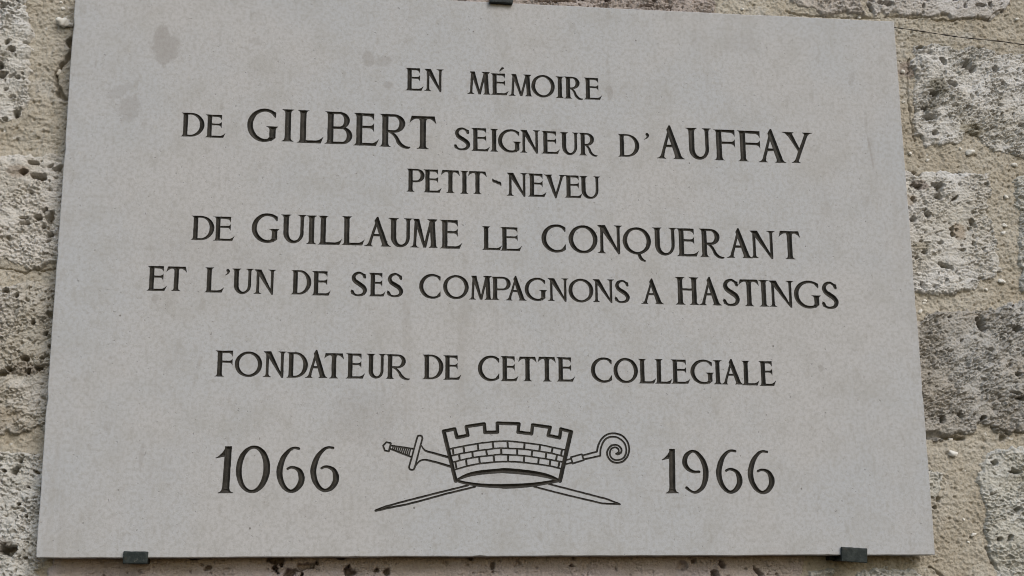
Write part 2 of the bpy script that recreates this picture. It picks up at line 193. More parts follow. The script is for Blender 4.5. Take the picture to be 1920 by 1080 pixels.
def worley(x, y, lam, seed, jit=1.0):
    rnd = _lat(seed)
    x = x / lam; y = y / lam
    xi = np.floor(x).astype(int); yi = np.floor(y).astype(int)
    f1 = np.full(x.shape, 9.0); f2 = f1.copy(); idv = np.zeros(x.shape)
    for a in (-1, 0, 1):
        for b in (-1, 0, 1):
            i, j = (xi + a) & 255, (yi + b) & 255
            d = np.hypot(xi + a + 0.5 + jit * (rnd[i, j, 0] - 0.5) - x, yi + b + 0.5 + jit * (rnd[i, j, 1] - 0.5) - y)
            near = d < f1
            f2 = np.where(near, f1, np.minimum(f2, d))
            idv = np.where(near, np.modf(rnd[i, j, 0] * 37.7 + rnd[i, j, 1] * 91.3)[0], idv)
            f1 = np.where(near, d, f1)
    return f1 * lam, f2 * lam, idv
def sstep(a, b, x):
    t = np.clip((x - a) / (b - a), 0, 1)
    return t * t * (3 - 2 * t)

# ------------------------------------------------------------------ signed distances
def sd_poly(P, poly):
    poly = np.asarray(poly, float); n = len(poly)
    x, y = P
    d2 = np.full(x.shape, 1e18); ins = np.zeros(x.shape, bool)
    for i in range(n):
        ax, ay = poly[i]; bx, by = poly[(i + 1) % n]
        ex, ey = bx - ax, by - ay
        L2 = ex * ex + ey * ey
        if L2 < 1e-12: continue
        t = np.clip(((x - ax) * ex + (y - ay) * ey) / L2, 0, 1)
        d2 = np.minimum(d2, (x - ax - t * ex) ** 2 + (y - ay - t * ey) ** 2)
        if ay != by:
            c = (ay > y) != (by > y)
            ins ^= c & (x < (bx - ax) * (y - ay) / (by - ay) + ax)
    d = np.sqrt(d2)
    return np.where(ins, -d, d)
def sd_stroke(P, pts, closed=False):
    x, y = P
    pts = list(pts) + ([pts[0]] if closed else [])
    d = np.full(x.shape, 1e9)
    for (ax, ay, ra), (bx, by, rb) in zip(pts[:-1], pts[1:]):
        ex, ey = bx - ax, by - ay
        L2 = ex * ex + ey * ey + 1e-12
        t = np.clip(((x - ax) * ex + (y - ay) * ey) / L2, 0, 1)
        d = np.minimum(d, np.hypot(x - ax - t * ex, y - ay - t * ey) - (ra + (rb - ra) * t) * 0.5)
    return d
def catmull(pts, n=8):
    p = [np.array(q, float) for q in pts]
    p = [2 * p[0] - p[1]] + p + [2 * p[-1] - p[-2]]
    o = []
    for i in range(1, len(p) - 2):
        for k in range(n):
            t = k / n
            o.append(tuple(0.5 * (2 * p[i] + (p[i + 1] - p[i - 1]) * t + (2 * p[i - 1] - 5 * p[i] + 4 * p[i + 1] - p[i + 2]) * t * t
                     + (3 * p[i] - p[i - 1] - 3 * p[i + 1] + p[i + 2]) * t ** 3)))
    o.append(tuple(p[-2]))
    return o
def bz(a, c, b, n=6):
    return [((1 - t) ** 2 * a[0] + 2 * t * (1 - t) * c[0] + t * t * b[0], (1 - t) ** 2 * a[1] + 2 * t * (1 - t) * c[1] + t * t * b[1])
            for t in [k / n for k in range(n + 1)]]
def ell(cx, cy, rx, ry, rot=0, n=48, a0=0, a1=360):
    o = []
    cr, sr = math.cos(math.radians(rot)), math.sin(math.radians(rot))
    for k in range(n + (0 if a1 - a0 == 360 else 1)):
        a = math.radians(a0 + (a1 - a0) * k / n)
        u, v = rx * math.cos(a), ry * math.sin(a)
        o.append((cx + u * cr - v * sr, cy + u * sr + v * cr))
    return o

# ------------------------------------------------------------------ the mason's roman capitals: ops in a w x h box
def foot(xc, al, ar, b, h, top=False, lean=0.0):
    """bracketed serif under (or over) a stem of width b"""
    H = 0.12 * h
    p = [(xc - al, 0), (xc + ar, 0)] + bz((xc + ar, 0.012 * h), (xc + b / 2 + 0.008 * h, 0.02 * h), (xc + b / 2 + lean * H, H)) + \
        bz((xc - b / 2 + lean * H, H), (xc - b / 2 - 0.008 * h, 0.02 * h), (xc - al, 0.012 * h))
    return [(x, h - y) for x, y in p] if top else p
def bar(x0, y0, x1, y1, wd, wd1=None):
    wd1 = wd1 or wd
    return [(x0 - wd / 2, y0), (x0 + wd / 2, y0), (x1 + wd1 / 2, y1), (x1 - wd1 / 2, y1)]
def vstem(e, s, h, right=False, rtop=False):
    p = bz((0, h), (e, h - 0.02 * h), (e, 0.86 * h)) + bz((e, 0.14 * h), (e, 0.02 * h), (0, 0))
    p += bz((e + s + e, 0), (e + s, 0.02 * h), (e + s, 0.14 * h)) if right else [(e + s, 0)]
    p += bz((e + s, 0.86 * h), (e + s, h - 0.02 * h), (e + s + e, h)) if rtop else [(e + s, h)]
    return p
def glyph(ch, w, h):
    s, t, e = 0.168 * h, 0.078 * h, 0.085 * h
    A = []
    add = lambda p: A.append(('+', p)); sub = lambda p: A.append(('-', p))
    if ch in 'EF':
        k = 0.80 if ch == 'E' else 1.0
        r = e + s
        add(vstem(e, s, h, right=(ch == 'F')))
        add([(r - 1e-3, h), (k * w, h)] + bz((k * w, h - 0.215 * h), (k * w - .035 * h, h - t - .03 * h), (k * w - .14 * h, h - t - .01 * h)) + [(r - 1e-3, h - t)])
        m = 0.575 * h
        add([(r - 1e-3, m + t * .45), (k * w - .13 * h, m + t * .45)] + bz((k * w - .13 * h, m + t * .45), (k * w - .03 * h, m + t * .5), (k * w, m + .12 * h)) +
            bz((k * w, m - .145 * h), (k * w - .03 * h, m - t * .55), (k * w - .13 * h, m - t * .45)) + [(r - 1e-3, m - t * .45)])
        if ch == 'E':
            add([(r - 1e-3, 0), (w - .085 * h, 0), (w, .205 * h)] + bz((w, .205 * h), (w - .10 * h, t + .01 * h), (w - .2 * h, t)) + [(r - 1e-3, t)])
    elif ch == 'L':
        r = e + s
        add(vstem(e, s, h, rtop=True))
        add([(r - 1e-3, 0), (w - .08 * h, 0), (w, .20 * h)] + bz((w, .20 * h), (w - .10 * h, t + .01 * h), (w - .22 * h, t)) + [(r - 1e-3, t)])
    elif ch == 'I':
        b = min(s, w * .62)
        add(bar(w / 2, 0, w / 2, h, b)); add(foot(w / 2, w / 2, w / 2, b, h)); add(foot(w / 2, w / 2, w / 2, b, h, True))
    elif ch == 'T':
        q = .225 * h
        add([(.07 * w, h), (.935 * w, h), (w, h - q)] + bz((w, h - q), (w - .10 * h, h - t - .02 * h), (w - .19 * h, h - t)) +
            bz((.19 * h, h - t), (.09 * h, h - t - .02 * h), (0, h - q * .93)))
        add(bar(w / 2, 0, w / 2, h - .01, s)); add(foot(w / 2, s * .5 + e, s * .5 + e, s, h))
        add(foot(w / 2, s * .5 + .05 * h, s * .5 + .05 * h, s, h - t * .9, True))
    elif ch in 'DBPR':
        if ch == 'D':
            xc = .40 * w
            add(ell(xc, h / 2, w - xc, h / 2, 0, 28, -90, 90) + [(e + s * .5, h), (e + s * .5, 0)])
            sub(ell(xc, h / 2, w - xc - s * 1.0, h / 2 - t * .85, 0, 28, -90, 90) + [(e + s, h - t * .85), (e + s, t * .85)])
        elif ch == 'B':
            for y0, y1, x1 in ((.475 * h, h, .90 * w), (0, .535 * h, w)):
                ry = (y1 - y0) / 2; xc = x1 - ry * 1.1; tt = t * .85
                add(ell(xc, (y0 + y1) / 2, x1 - xc, ry, 0, 22, -90, 90) + [(e + s * .5, y1), (e + s * .5, y0)])
            for y0, y1, x1 in ((.475 * h, h, .90 * w), (0, .535 * h, w)):
                ry = (y1 - y0) / 2; xc = x1 - ry * 1.1; tt = t * .85
                sub(ell(xc, (y0 + y1) / 2, x1 - xc - s * .95, ry - tt, 0, 22, -90, 90) + [(e + s, y1 - tt), (e + s, y0 + tt)])
        else:
            x1 = w if ch == 'P' else .83 * w
            y0, y1 = .42 * h if ch == 'P' else .44 * h, h
            ry = (y1 - y0) / 2; xc = x1 - ry * 1.15; tt = t * .9
            add(ell(xc, (y0 + y1) / 2, x1 - xc, ry, 0, 22, -90, 90) + [(e + s * .5, y1), (e + s * .5, y0)])
            sub(ell(xc, (y0 + y1) / 2, x1 - xc - s * .98, ry - tt, 0, 22, -90, 90) + [(e + s, y1 - tt), (e + s, y0 + tt)])
            if ch == 'R':
                xm = e + s + .14 * w
                add(bz((xm - .04 * w, .48 * h), (xm + .14 * w, .40 * h), (.66 * w, .20 * h)) + bz((.66 * w, .20 * h), (.80 * w, 0.0), (w, .015 * h)) +
                    [(w, -.01 * h), (w - .03 * h, -.03 * h)] + bz((w - .06 * h, -.045 * h), (.70 * w, -.05 * h), (.56 * w, .13 * h)) + bz((.56 * w, .13 * h), (.50 * w, .36 * h), (xm - .12 * w, .44 * h)))
        add(vstem(e, s, h, right=ch in 'PR'))
    elif ch in 'OQCG0':
        y0, y1 = 0, h
        if ch == 'Q': y0 = .20 * h
        hh = y1 - y0; cy = (y0 + y1) / 2
        th, tv = .155 * hh, .085 * hh
        if ch == 'O' or ch == 'Q':
            add(ell(w / 2, cy, w / 2, hh / 2)); sub(ell(w / 2, cy, w / 2 - th, hh / 2 - tv, 7))
        elif ch == '0':
            th, tv = .128 * h, .062 * h
            add(ell(w / 2, cy, w / 2 * .995, hh / 2, -2)); sub(ell(w / 2 - .01 * h, cy, w / 2 - th, hh / 2 - tv, -2))
        else:
            rx = .60 * w if ch == 'C' else .56 * w
            add(ell(rx, cy, rx, hh / 2)); sub(ell(rx + .03 * w, cy, rx - th + .03 * w, hh / 2 - tv, 6))
            xr = .975 * w if ch == 'C' else .93 * w
            if ch == 'C':
                sub([(xr, -h), (2 * w, -h), (2 * w, 2 * h), (xr, 2 * h)])
                sub([(.62 * w, .30 * h), (2 * w, .16 * h), (2 * w, .86 * h), (.62 * w, .70 * h)])
                add([(xr, .30 * h), (xr, .14 * h), (xr - .12 * w, .075 * h), (xr - .14 * w, .14 * h)])
                add([(xr - .02 * w, .73 * h), (xr - .01 * w, .90 * h), (xr - .14 * w, .93 * h), (xr - .15 * w, .87 * h)])
            else:
                sub([(xr, .42 * h), (2 * w, .42 * h), (2 * w, 2 * h), (xr, 2 * h)])
                sub([(.60 * w, .36 * h), (2 * w, .36 * h), (2 * w, .87 * h), (.60 * w, .72 * h)])
                sub([(.93 * w, -h), (2 * w, -h), (2 * w, 2 * h), (.93 * w, 2 * h)])
                add([(xr - .02 * w, .73 * h), (xr - .01 * w, .90 * h), (xr - .14 * w, .93 * h), (xr - .15 * w, .87 * h)])
                xs = .93 * w - s * .5
                add(bar(xs, .13 * h, xs, .46 * h, s)); add([(xs - s / 2, .15 * h), (xs + s / 2, .15 * h), (xs - s * .2, .03 * h), (xs - s * 1.2, .03 * h)])
                add([(x, y - .53 * h) for x, y in foot(xs, s * .5 + .09 * h, w - xs, s, h, True)])
        if ch == 'Q':
            add([(.50 * w, y0 + .03 * h), (.62 * w, y0 + .02 * h)] + bz((.62 * w, y0 + .02 * h), (.66 * w, .06 * h), (.80 * w, .03 * h)) +
                [(.78 * w, -.02 * h)] + bz((.72 * w, 0), (.58 * w, .02 * h), (.54 * w, .14 * h)))
    elif ch == 'U':
        s2 = t * 1.35
        xl, xr = .085 * h + s / 2, w - .085 * h - s2 / 2
        cx = (xl - s / 2 + xr + s2 / 2) / 2; rx = (xr + s2 / 2 - xl + s / 2) / 2; ry = min(.40 * h, rx * 1.1)
        add([(xl - s / 2, h), (xl - s / 2, ry)] + ell(cx, ry, rx, ry, 0, 24, 180, 360) + [(xr + s2 / 2, h)])
        sub([(xl + s / 2, h * 1.2), (xl + s / 2, ry)] + ell((xl + s / 2 + xr - s2 / 2) / 2, ry, (xr - s2 / 2 - xl - s / 2) / 2, ry - .088 * h, 0, 24, 180, 360) + [(xr - s2 / 2, h * 1.2)])
        add(foot(xl, xl, s / 2 + .08 * h, s, h, True)); add(foot(xr, s2 / 2 + .085 * h, w - xr, s2, h, True))
    elif ch == 'N':
        s2 = t * 1.25
        xl, xr = .10 * h + s2 / 2, w - .095 * h - s2 / 2
        add(bar(xl, 0, xl, h * .96, s2)); add(bar(xr, 0.02 * h, xr, h, s2))
        add([(xl - s2 / 2 - .10 * h, h), (xl + s * .75, h), (xr + s2 / 2, -.02 * h), (xr - .01 * h, -.03 * h), (xl - s2 / 2, h * .90)])
        add(foot(xl, xl, s2 / 2 + .09 * h, s2, h)); add(foot(xr, s2 / 2 + .10 * h, w - xr, s2, h, True))
    elif ch == 'M':
        s2 = t * 1.15
        x0, x1, xv, x2, x3 = .155 * w, .21 * w, .53 * w, .80 * w, .86 * w
        add(bar(x0, 0, x1, h * .97, s2)); add([(x1 - .10 * h, h), (x1 + s * .62, h), (xv + t * .5, .0 * h), (xv - t * .55, .0 * h), (x1 - s2 * .3, h * .86)])
        add(bar(xv, 0, x2 - .02 * w, h, s2)); add(bar(x3, 0, x2, h, s))
        add(foot(x0, x0, s2 / 2 + .09 * h, s2, h, lean=.06)); add(foot(x3, s / 2 + .08 * h, w - x3, s, h, lean=-.07))
        add([(x2 - s, h), (x2 + s / 2 + .09 * h, h), (x2 + s / 2, h * .90), (x2 - s * .4, h * .92)])
    elif ch == 'A':
        s2 = t * 1.2
        xl, xr, xa = .155 * w + .01 * h, w - .155 * w - .03 * h, .475 * w
        add([(xl - s2 / 2, 0), (xl + s2 / 2, 0), (xa + s2 * .35, .88 * h), (xa + .01 * h, h), (xa - s2 * .2, .93 * h)])
        add([(xr - s * .55, 0), (xr + s * .55, 0), (xa + .03 * h, h), (xa - .01 * h, h), (xa - s * .5, .87 * h)])
        yb = .345 * h; f = yb / h
        add([(xl + (xa - xl) * f, yb), (xr + (xa - xr) * f, yb), (xr + (xa - xr) * (f + .08), yb + t * .9), (xl + (xa - xl) * (f + .08), yb + t * .9)])
        add(foot(xl, xl, s2 / 2 + .075 * h, s2, h, lean=.35)); add(foot(xr, s / 2 + .075 * h, w - xr, s * 1.05, h, lean=-.35))
    elif ch == 'V':
        s2 = t * 1.2
        xl, xr, xa = .19 * w, .82 * w, .52 * w
        add([(xl - s * .55, h), (xl + s * .55, h), (xa + .04 * h, .10 * h), (xa, 0), (xa - .03 * h, .02 * h)])
        add([(xr - s2 / 2, h), (xr + s2 / 2, h), (xa + .03 * h, .04 * h), (xa, 0), (xa - .03 * h, .12 * h)])
        add(foot(xl, xl, s / 2 + .075 * h, s, h, True, lean=.35)); add(foot(xr, s2 / 2 + .09 * h, w - xr, s2, h, True, lean=-.35))
    elif ch == 'Y':
        s2 = t * 1.35
        xl, xr, xm, xb = .21 * w, .83 * w, .52 * w, .42 * w
        add([(xl - s * .55, h), (xl + s * .55, h), (xm + .05 * h, .45 * h), (xm - .01 * h, .36 * h), (xm - s * .3, .45 * h)])
        add(bar(xb, 0, xr, h, s2 * 1.15, s2))
        add(foot(xl, xl, s / 2 + .09 * h, s, h, True, lean=.4)); add(foot(xr, s2 / 2 + .10 * h, w - xr, s2, h, True, lean=-.4))
        add(foot(xb, s2 / 2 + .08 * h, s2 / 2 + .09 * h, s2, h, lean=.35))
    elif ch == 'H':
        xl, xr = .085 * h + s / 2, w - .085 * h - s / 2
        for x in (xl, xr):
            add(bar(x, 0, x, h, s)); add(foot(x, s / 2 + .085 * h, s / 2 + .085 * h, s, h)); add(foot(x, s / 2 + .085 * h, s / 2 + .085 * h, s, h, True))
        add([(xl, .52 * h), (xr, .52 * h), (xr, .59 * h), (xl, .59 * h)])
    elif ch == 'S':
        q = [(.84, .78, .125), (.74, .88, .095), (.52, .955, .09), (.27, .90, .13), (.15, .76, .165), (.25, .61, .185), (.50, .50, .20), (.76, .38, .195), (.87, .235, .17), (.75, .09, .125), (.47, .04, .085), (.22, .075, .09), (.075, .19, .13)]
        A.append(('s', catmull([(x * w, y * h, r * h * .86) for x, y, r in q], 5)))
        add([(.90 * w, .72 * h), (.90 * w, .89 * h), (.72 * w, .92 * h), (.76 * w, .83 * h)]); add([(.02 * w, .27 * h), (.03 * w, .09 * h), (.22 * w, .045 * h), (.16 * w, .14 * h)])
    elif ch == '1':
        add([(.49 * w, h), (.865 * w, h), (.80 * w, .08 * h), (.38 * w, .08 * h)] if w < 17.4 and 0 else [(.50 * w, h), (.86 * w, h), (.80 * w, .07 * h), (.42 * w, .07 * h)])
        add(foot(.61 * w, .40 * w, .39 * w, .38 * w, h))
        add(bz((0, .755 * h), (.30 * w, .80 * h), (.50 * w, .95 * h)) + [(.55 * w, .78 * h), (.44 * w, .775 * h)] + bz((.42 * w, .775 * h), (.2 * w, .76 * h), (.02 * w, .745 * h)))
    elif ch == '6':
        q = [(.765, .955, .052), (.59, .967, .05), (.41, .905, .07), (.23, .76, .10), (.125, .575, .122), (.10, .42, .125), (.165, .245, .11), (.31, .105, .088), (.51, .035, .068), (.72, .085, .095), (.87, .215, .122), (.89, .34, .125), (.82, .465, .095), (.68, .53, .066), (.51, .547, .052), (.385, .515, .047)]
        A.append(('s', catmull([(x * w, y * h, r * h) for x, y, r in q], 5)))
    elif ch == '9':
        q = [(.64, .495, .052), (.45, .495, .058), (.28, .535, .08), (.145, .625, .105), (.105, .74, .115), (.17, .865, .10), (.31, .945, .075), (.45, .967, .058), (.61, .915, .08), (.79, .76, .11), (.885, .56, .127), (.87, .345, .122), (.76, .155, .095), (.58, .05, .07), (.42, .025, .05), (.255, .07, .05), (.145, .125, .062)]
        A.append(('s', catmull([(x * w, y * h, r * h) for x, y, r in q], 5)))
    elif ch == 'apos':
        A.append(('s', catmull([(.56 * w, .80 * h, .42 * h), (.74 * w, .62 * h, .36 * h), (.52 * w, .25 * h, .16 * h), (.06 * w, .03 * h, .04 * h)], 5)))
    elif ch == 'acute':
        add([(0, 0), (.18 * w, 0), (w, .72 * h), (.85 * w, h), (.45 * w, .85 * h)])
    elif ch == 'hyph':
        A.append(('s', catmull([(.04 * w, .95 * h, .10 * h), (.14 * w, .66 * h, .34 * h), (.38 * w, .58 * h, .36 * h), (.65 * w, .40 * h, .40 * h), (.84 * w, .36 * h, .38 * h), (.96 * w, .04 * h, .10 * h)], 5)))
    return A
def sd_ops(P, ops):
    d = np.full(P[0].shape, 1e3)
    for o in ops:
        if o[0] == '+': d = np.minimum(d, sd_poly(P, o[1]))
        elif o[0] == '-': d = np.maximum(d, -sd_poly(P, o[1]))
        else: d = np.minimum(d, sd_stroke(P, o[1]))
    return d

# ------------------------------------------------------------------ cutting: contour + V-groove mesh from a distance grid
CONTOURS = []
def cut(D, x0, z0, c, who=None, slope=1.0, dmax=2.2):
    """D[j,i] < 0 inside the cut. Returns {group: (verts, faces)} and appends the outlines to CONTOURS (mm)."""
    ny, nx = D.shape
    D = np.where(np.abs(D) < 0.02 * c, 0.02 * c * np.where(D < 0, -1, 1), D)
    ins = D < 0
    vid = {}; V = []
    def gv(j, i):
        k = (j, i)
        if k not in vid:
            vid[k] = len(V); V.append((x0 + i * c, z0 + j * c, min(-D[j, i] * slope, dmax)))
        return vid[k]
    def ev(j, i, j2, i2):
        k = (j, i, j2, i2) if (j, i) < (j2, i2) else (j2, i2, j, i)
        if k not in vid:
            a, b = D[k[0], k[1]], D[k[2], k[3]]
            t = a / (a - b)
            vid[k] = len(V)
            V.append((x0 + (k[1] + (k[3] - k[1]) * t) * c, z0 + (k[0] + (k[2] - k[0]) * t) * c, 0.0))
        return vid[k]
    F = {}; nxt = {}
    cnt = ins[:-1, :-1].astype(int) + ins[:-1, 1:] + ins[1:, :-1] + ins[1:, 1:]
    for j, i in zip(*np.nonzero(cnt)):
        g = 0 if who is None else int(who[j, i])
        cs = ((j, i), (j, i + 1), (j + 1, i + 1), (j + 1, i))
        if cnt[j, i] == 4:
            f = [gv(*q) for q in cs]
        else:
            f = []; exits = None; first = None
            for k in range(4):
                a, b = cs[k], cs[(k + 1) % 4]
                if ins[a]: f.append(gv(*a))
                if ins[a] != ins[b]:
                    e = ev(*a, *b); f.append(e)
                    if ins[a]: exits = e
                    else:
                        if exits is None: first = e
                        else: nxt[exits] = e; exits = None
            if first is not None: nxt[exits] = first
        F.setdefault(g, []).append(f)
    seen = set()
    for s0 in list(nxt):
        if s0 in seen: continue
        loop = []; k = s0
        while k not in seen and k in nxt:
            seen.add(k); loop.append(V[k][:2]); k = nxt[k]
        if len(loop) > 3: CONTOURS.append(loop)
    out = {}
    for g, fs in F.items():
        used = sorted({k for f in fs for k in f}); m = {k: n for n, k in enumerate(used)}
        out[g] = ([V[k] for k in used], [[m[k] for k in f] for f in fs])
    return out
def simplify(loop, tol):
    P = np.array(loop); n = len(P)
    keep = np.zeros(n, bool); a = 0; b = int(np.argmax(np.hypot(*(P - P[0]).T))); keep[[a, b]] = True
    st = [(a, b), (b, n)]
    while st:
        i, j = st.pop()
        if j - i < 2: continue
        A, B = P[i], P[j % n]; q = P[i + 1:j]
        e = B - A; L = math.hypot(*e) or 1e-9
        d = np.abs((q[:, 0] - A[0]) * e[1] - (q[:, 1] - A[1]) * e[0]) / L
        k = int(np.argmax(d))
        if d[k] > tol:
            keep[i + 1 + k] = True; st += [(i, i + 1 + k), (i + 1 + k, j)]
    return P[keep]

# ------------------------------------------------------------------ object helpers
def link(o, parent=None):
    scene.collection.objects.link(o)
    if parent: o.parent = parent
    return o
def empty(name, loc=(0, 0, 0), parent=None):
    o = bpy.data.objects.new(name, None); o.location = loc; o.empty_display_size = 0.02
    return link(o, parent)
def tag(o, label, cat, group=None):
    o["label"] = label; o["category"] = cat
    if group: o["group"] = group
    return o
def mesh_obj(name, verts, faces, mat, parent=None, smooth=True):
    me = bpy.data.meshes.new(name)
    me.from_pydata([tuple(v) for v in verts], [], [tuple(f) for f in faces])
    me.materials.append(mat)
    if smooth: me.polygons.foreach_set("use_smooth", np.ones(len(me.polygons), bool))
    me.update()
    return link(bpy.data.objects.new(name, me), parent)
def grid_obj(name, X, Y, Z, mask, mat, parent):
    """quad mesh over the masked cells of a grid of points (metres)"""
    ny, nx = X.shape
    idx = np.arange(ny * nx).reshape(ny, nx)
    m = mask[:-1, :-1] & mask[1:, :-1] & mask[:-1, 1:] & mask[1:, 1:]
    q = np.stack([idx[:-1, :-1][m], idx[:-1, 1:][m], idx[1:, 1:][m], idx[1:, :-1][m]], 1)
    used, inv = np.unique(q, return_inverse=True)
    co = np.stack([X.ravel()[used], Y.ravel()[used], Z.ravel()[used]], 1).astype(np.float32)
    me = bpy.data.meshes.new(name)
    me.vertices.add(len(co)); me.vertices.foreach_set("co", co.ravel())
    n = len(q)
    me.loops.add(4 * n); me.loops.foreach_set("vertex_index", inv.reshape(-1).astype(np.int32))
    me.polygons.add(n); me.polygons.foreach_set("loop_start", np.arange(0, 4 * n, 4, dtype=np.int32))
    me.polygons.foreach_set("use_smooth", np.ones(n, bool))
    me.materials.append(mat)
    me.update(calc_edges=True)
    return link(bpy.data.objects.new(name, me), parent)

# ------------------------------------------------------------------ materials
class NT:
    def __init__(s, name):
        s.m = bpy.data.materials.new(name); s.m.use_nodes = True
        s.t = s.m.node_tree; s.b = s.t.nodes["Principled BSDF"]
        s.b.inputs["Specular IOR Level"].default_value = 0.25
        s.pos = s.t.nodes.new("ShaderNodeNewGeometry").outputs["Position"]
    def n(s, typ, **kw):
        o = s.t.nodes.new(typ)
        for k, v in kw.items(): setattr(o, k, v)
        return o
    def l(s, a, b): s.t.links.new(a, b)
    def scaled(s, v):
        m = s.n("ShaderNodeVectorMath", operation='MULTIPLY'); s.l(s.pos, m.inputs[0]); m.inputs[1].default_value = v
        return m.outputs[0]
    def noise(s, scale, detail=4, rough=.55, vec=None, dist=0.0, off=0.0):
        o = s.n("ShaderNodeTexNoise"); o.inputs["Scale"].default_value = scale; o.inputs["Detail"].default_value = detail
        o.inputs["Roughness"].default_value = rough; o.inputs["Distortion"].default_value = dist
        v = vec or s.pos
        if off:
            a = s.n("ShaderNodeVectorMath", operation='ADD'); s.l(v, a.inputs[0]); a.inputs[1].default_value = (off, off * .7, off * 1.3); v = a.outputs[0]
        s.l(v, o.inputs["Vector"]); return o.outputs["Fac"]
    def ramp(s, fac, lo, hi, a=0.0, b=1.0):
        o = s.n("ShaderNodeMapRange", interpolation_type='SMOOTHSTEP')
        s.l(fac, o.inputs[0]); o.inputs[1].default_value = lo; o.inputs[2].default_value = hi; o.inputs[3].default_value = a; o.inputs[4].default_value = b
        return o.outputs[0]
    def mix(s, fac, a, b, blend='MIX'):
        o = s.n("ShaderNodeMix", data_type='RGBA', blend_type=blend)
        if isinstance(fac, float): o.inputs[0].default_value = fac
        else: s.l(fac, o.inputs[0])
        for k, v in ((6, a), (7, b)):
            if isinstance(v, tuple): o.inputs[k].default_value = (*v, 1)
            else: s.l(v, o.inputs[k])
        return o.outputs[2]
    def math(s, op, a, b):
        o = s.n("ShaderNodeMath", operation=op)
        for k, v in ((0, a), (1, b)):
            if isinstance(v, (int, float)): o.inputs[k].default_value = v
            else: s.l(v, o.inputs[k])
        return o.outputs[0]
    def bump(s, h, dist, strength=1.0, normal=None):
        o = s.n("ShaderNodeBump"); o.inputs["Distance"].default_value = dist; o.inputs["Strength"].default_value = strength
        s.l(h, o.inputs["Height"])
        if normal: s.l(normal, o.inputs["Normal"])
        return o.outputs[0]
    def out(s, col=None, rough=None, normal=None):
        for k, v in (("Base Color", col), ("Roughness", rough), ("Normal", normal)):
            if v is None: continue
            if isinstance(v, float): s.b.inputs[k].default_value = v
            elif isinstance(v, tuple): s.b.inputs[k].default_value = (*v, 1)
            else: s.l(v, s.b.inputs[k])
        return s.m
    def spot(s, x, z, rx, rz, rot=0.0, wob=None):
        """soft stain of its own shape at (x, z) mm on the plaque: 1 in the middle, 0 outside"""
        a = s.n("ShaderNodeVectorMath", operation='SUBTRACT'); s.l(s.pos, a.inputs[0]); a.inputs[1].default_value = (x / 1000, 0, CZ + z / 1000)
        r = s.n("ShaderNodeVectorRotate", rotation_type='Y_AXIS'); s.l(a.outputs[0], r.inputs["Vector"]); r.inputs["Angle"].default_value = math.radians(rot)
        m = s.n("ShaderNodeVectorMath", operation='MULTIPLY'); s.l(r.outputs[0], m.inputs[0]); m.inputs[1].default_value = (1000 / rx, 0, 1000 / rz)
        d = s.n("ShaderNodeVectorMath", operation='LENGTH'); s.l(m.outputs[0], d.inputs[0])
        v = d.outputs["Value"]
        if wob is not None: v = s.math('ADD', v, wob)
        return s.ramp(v, 0.75, 1.15, 1.0, 0.0)

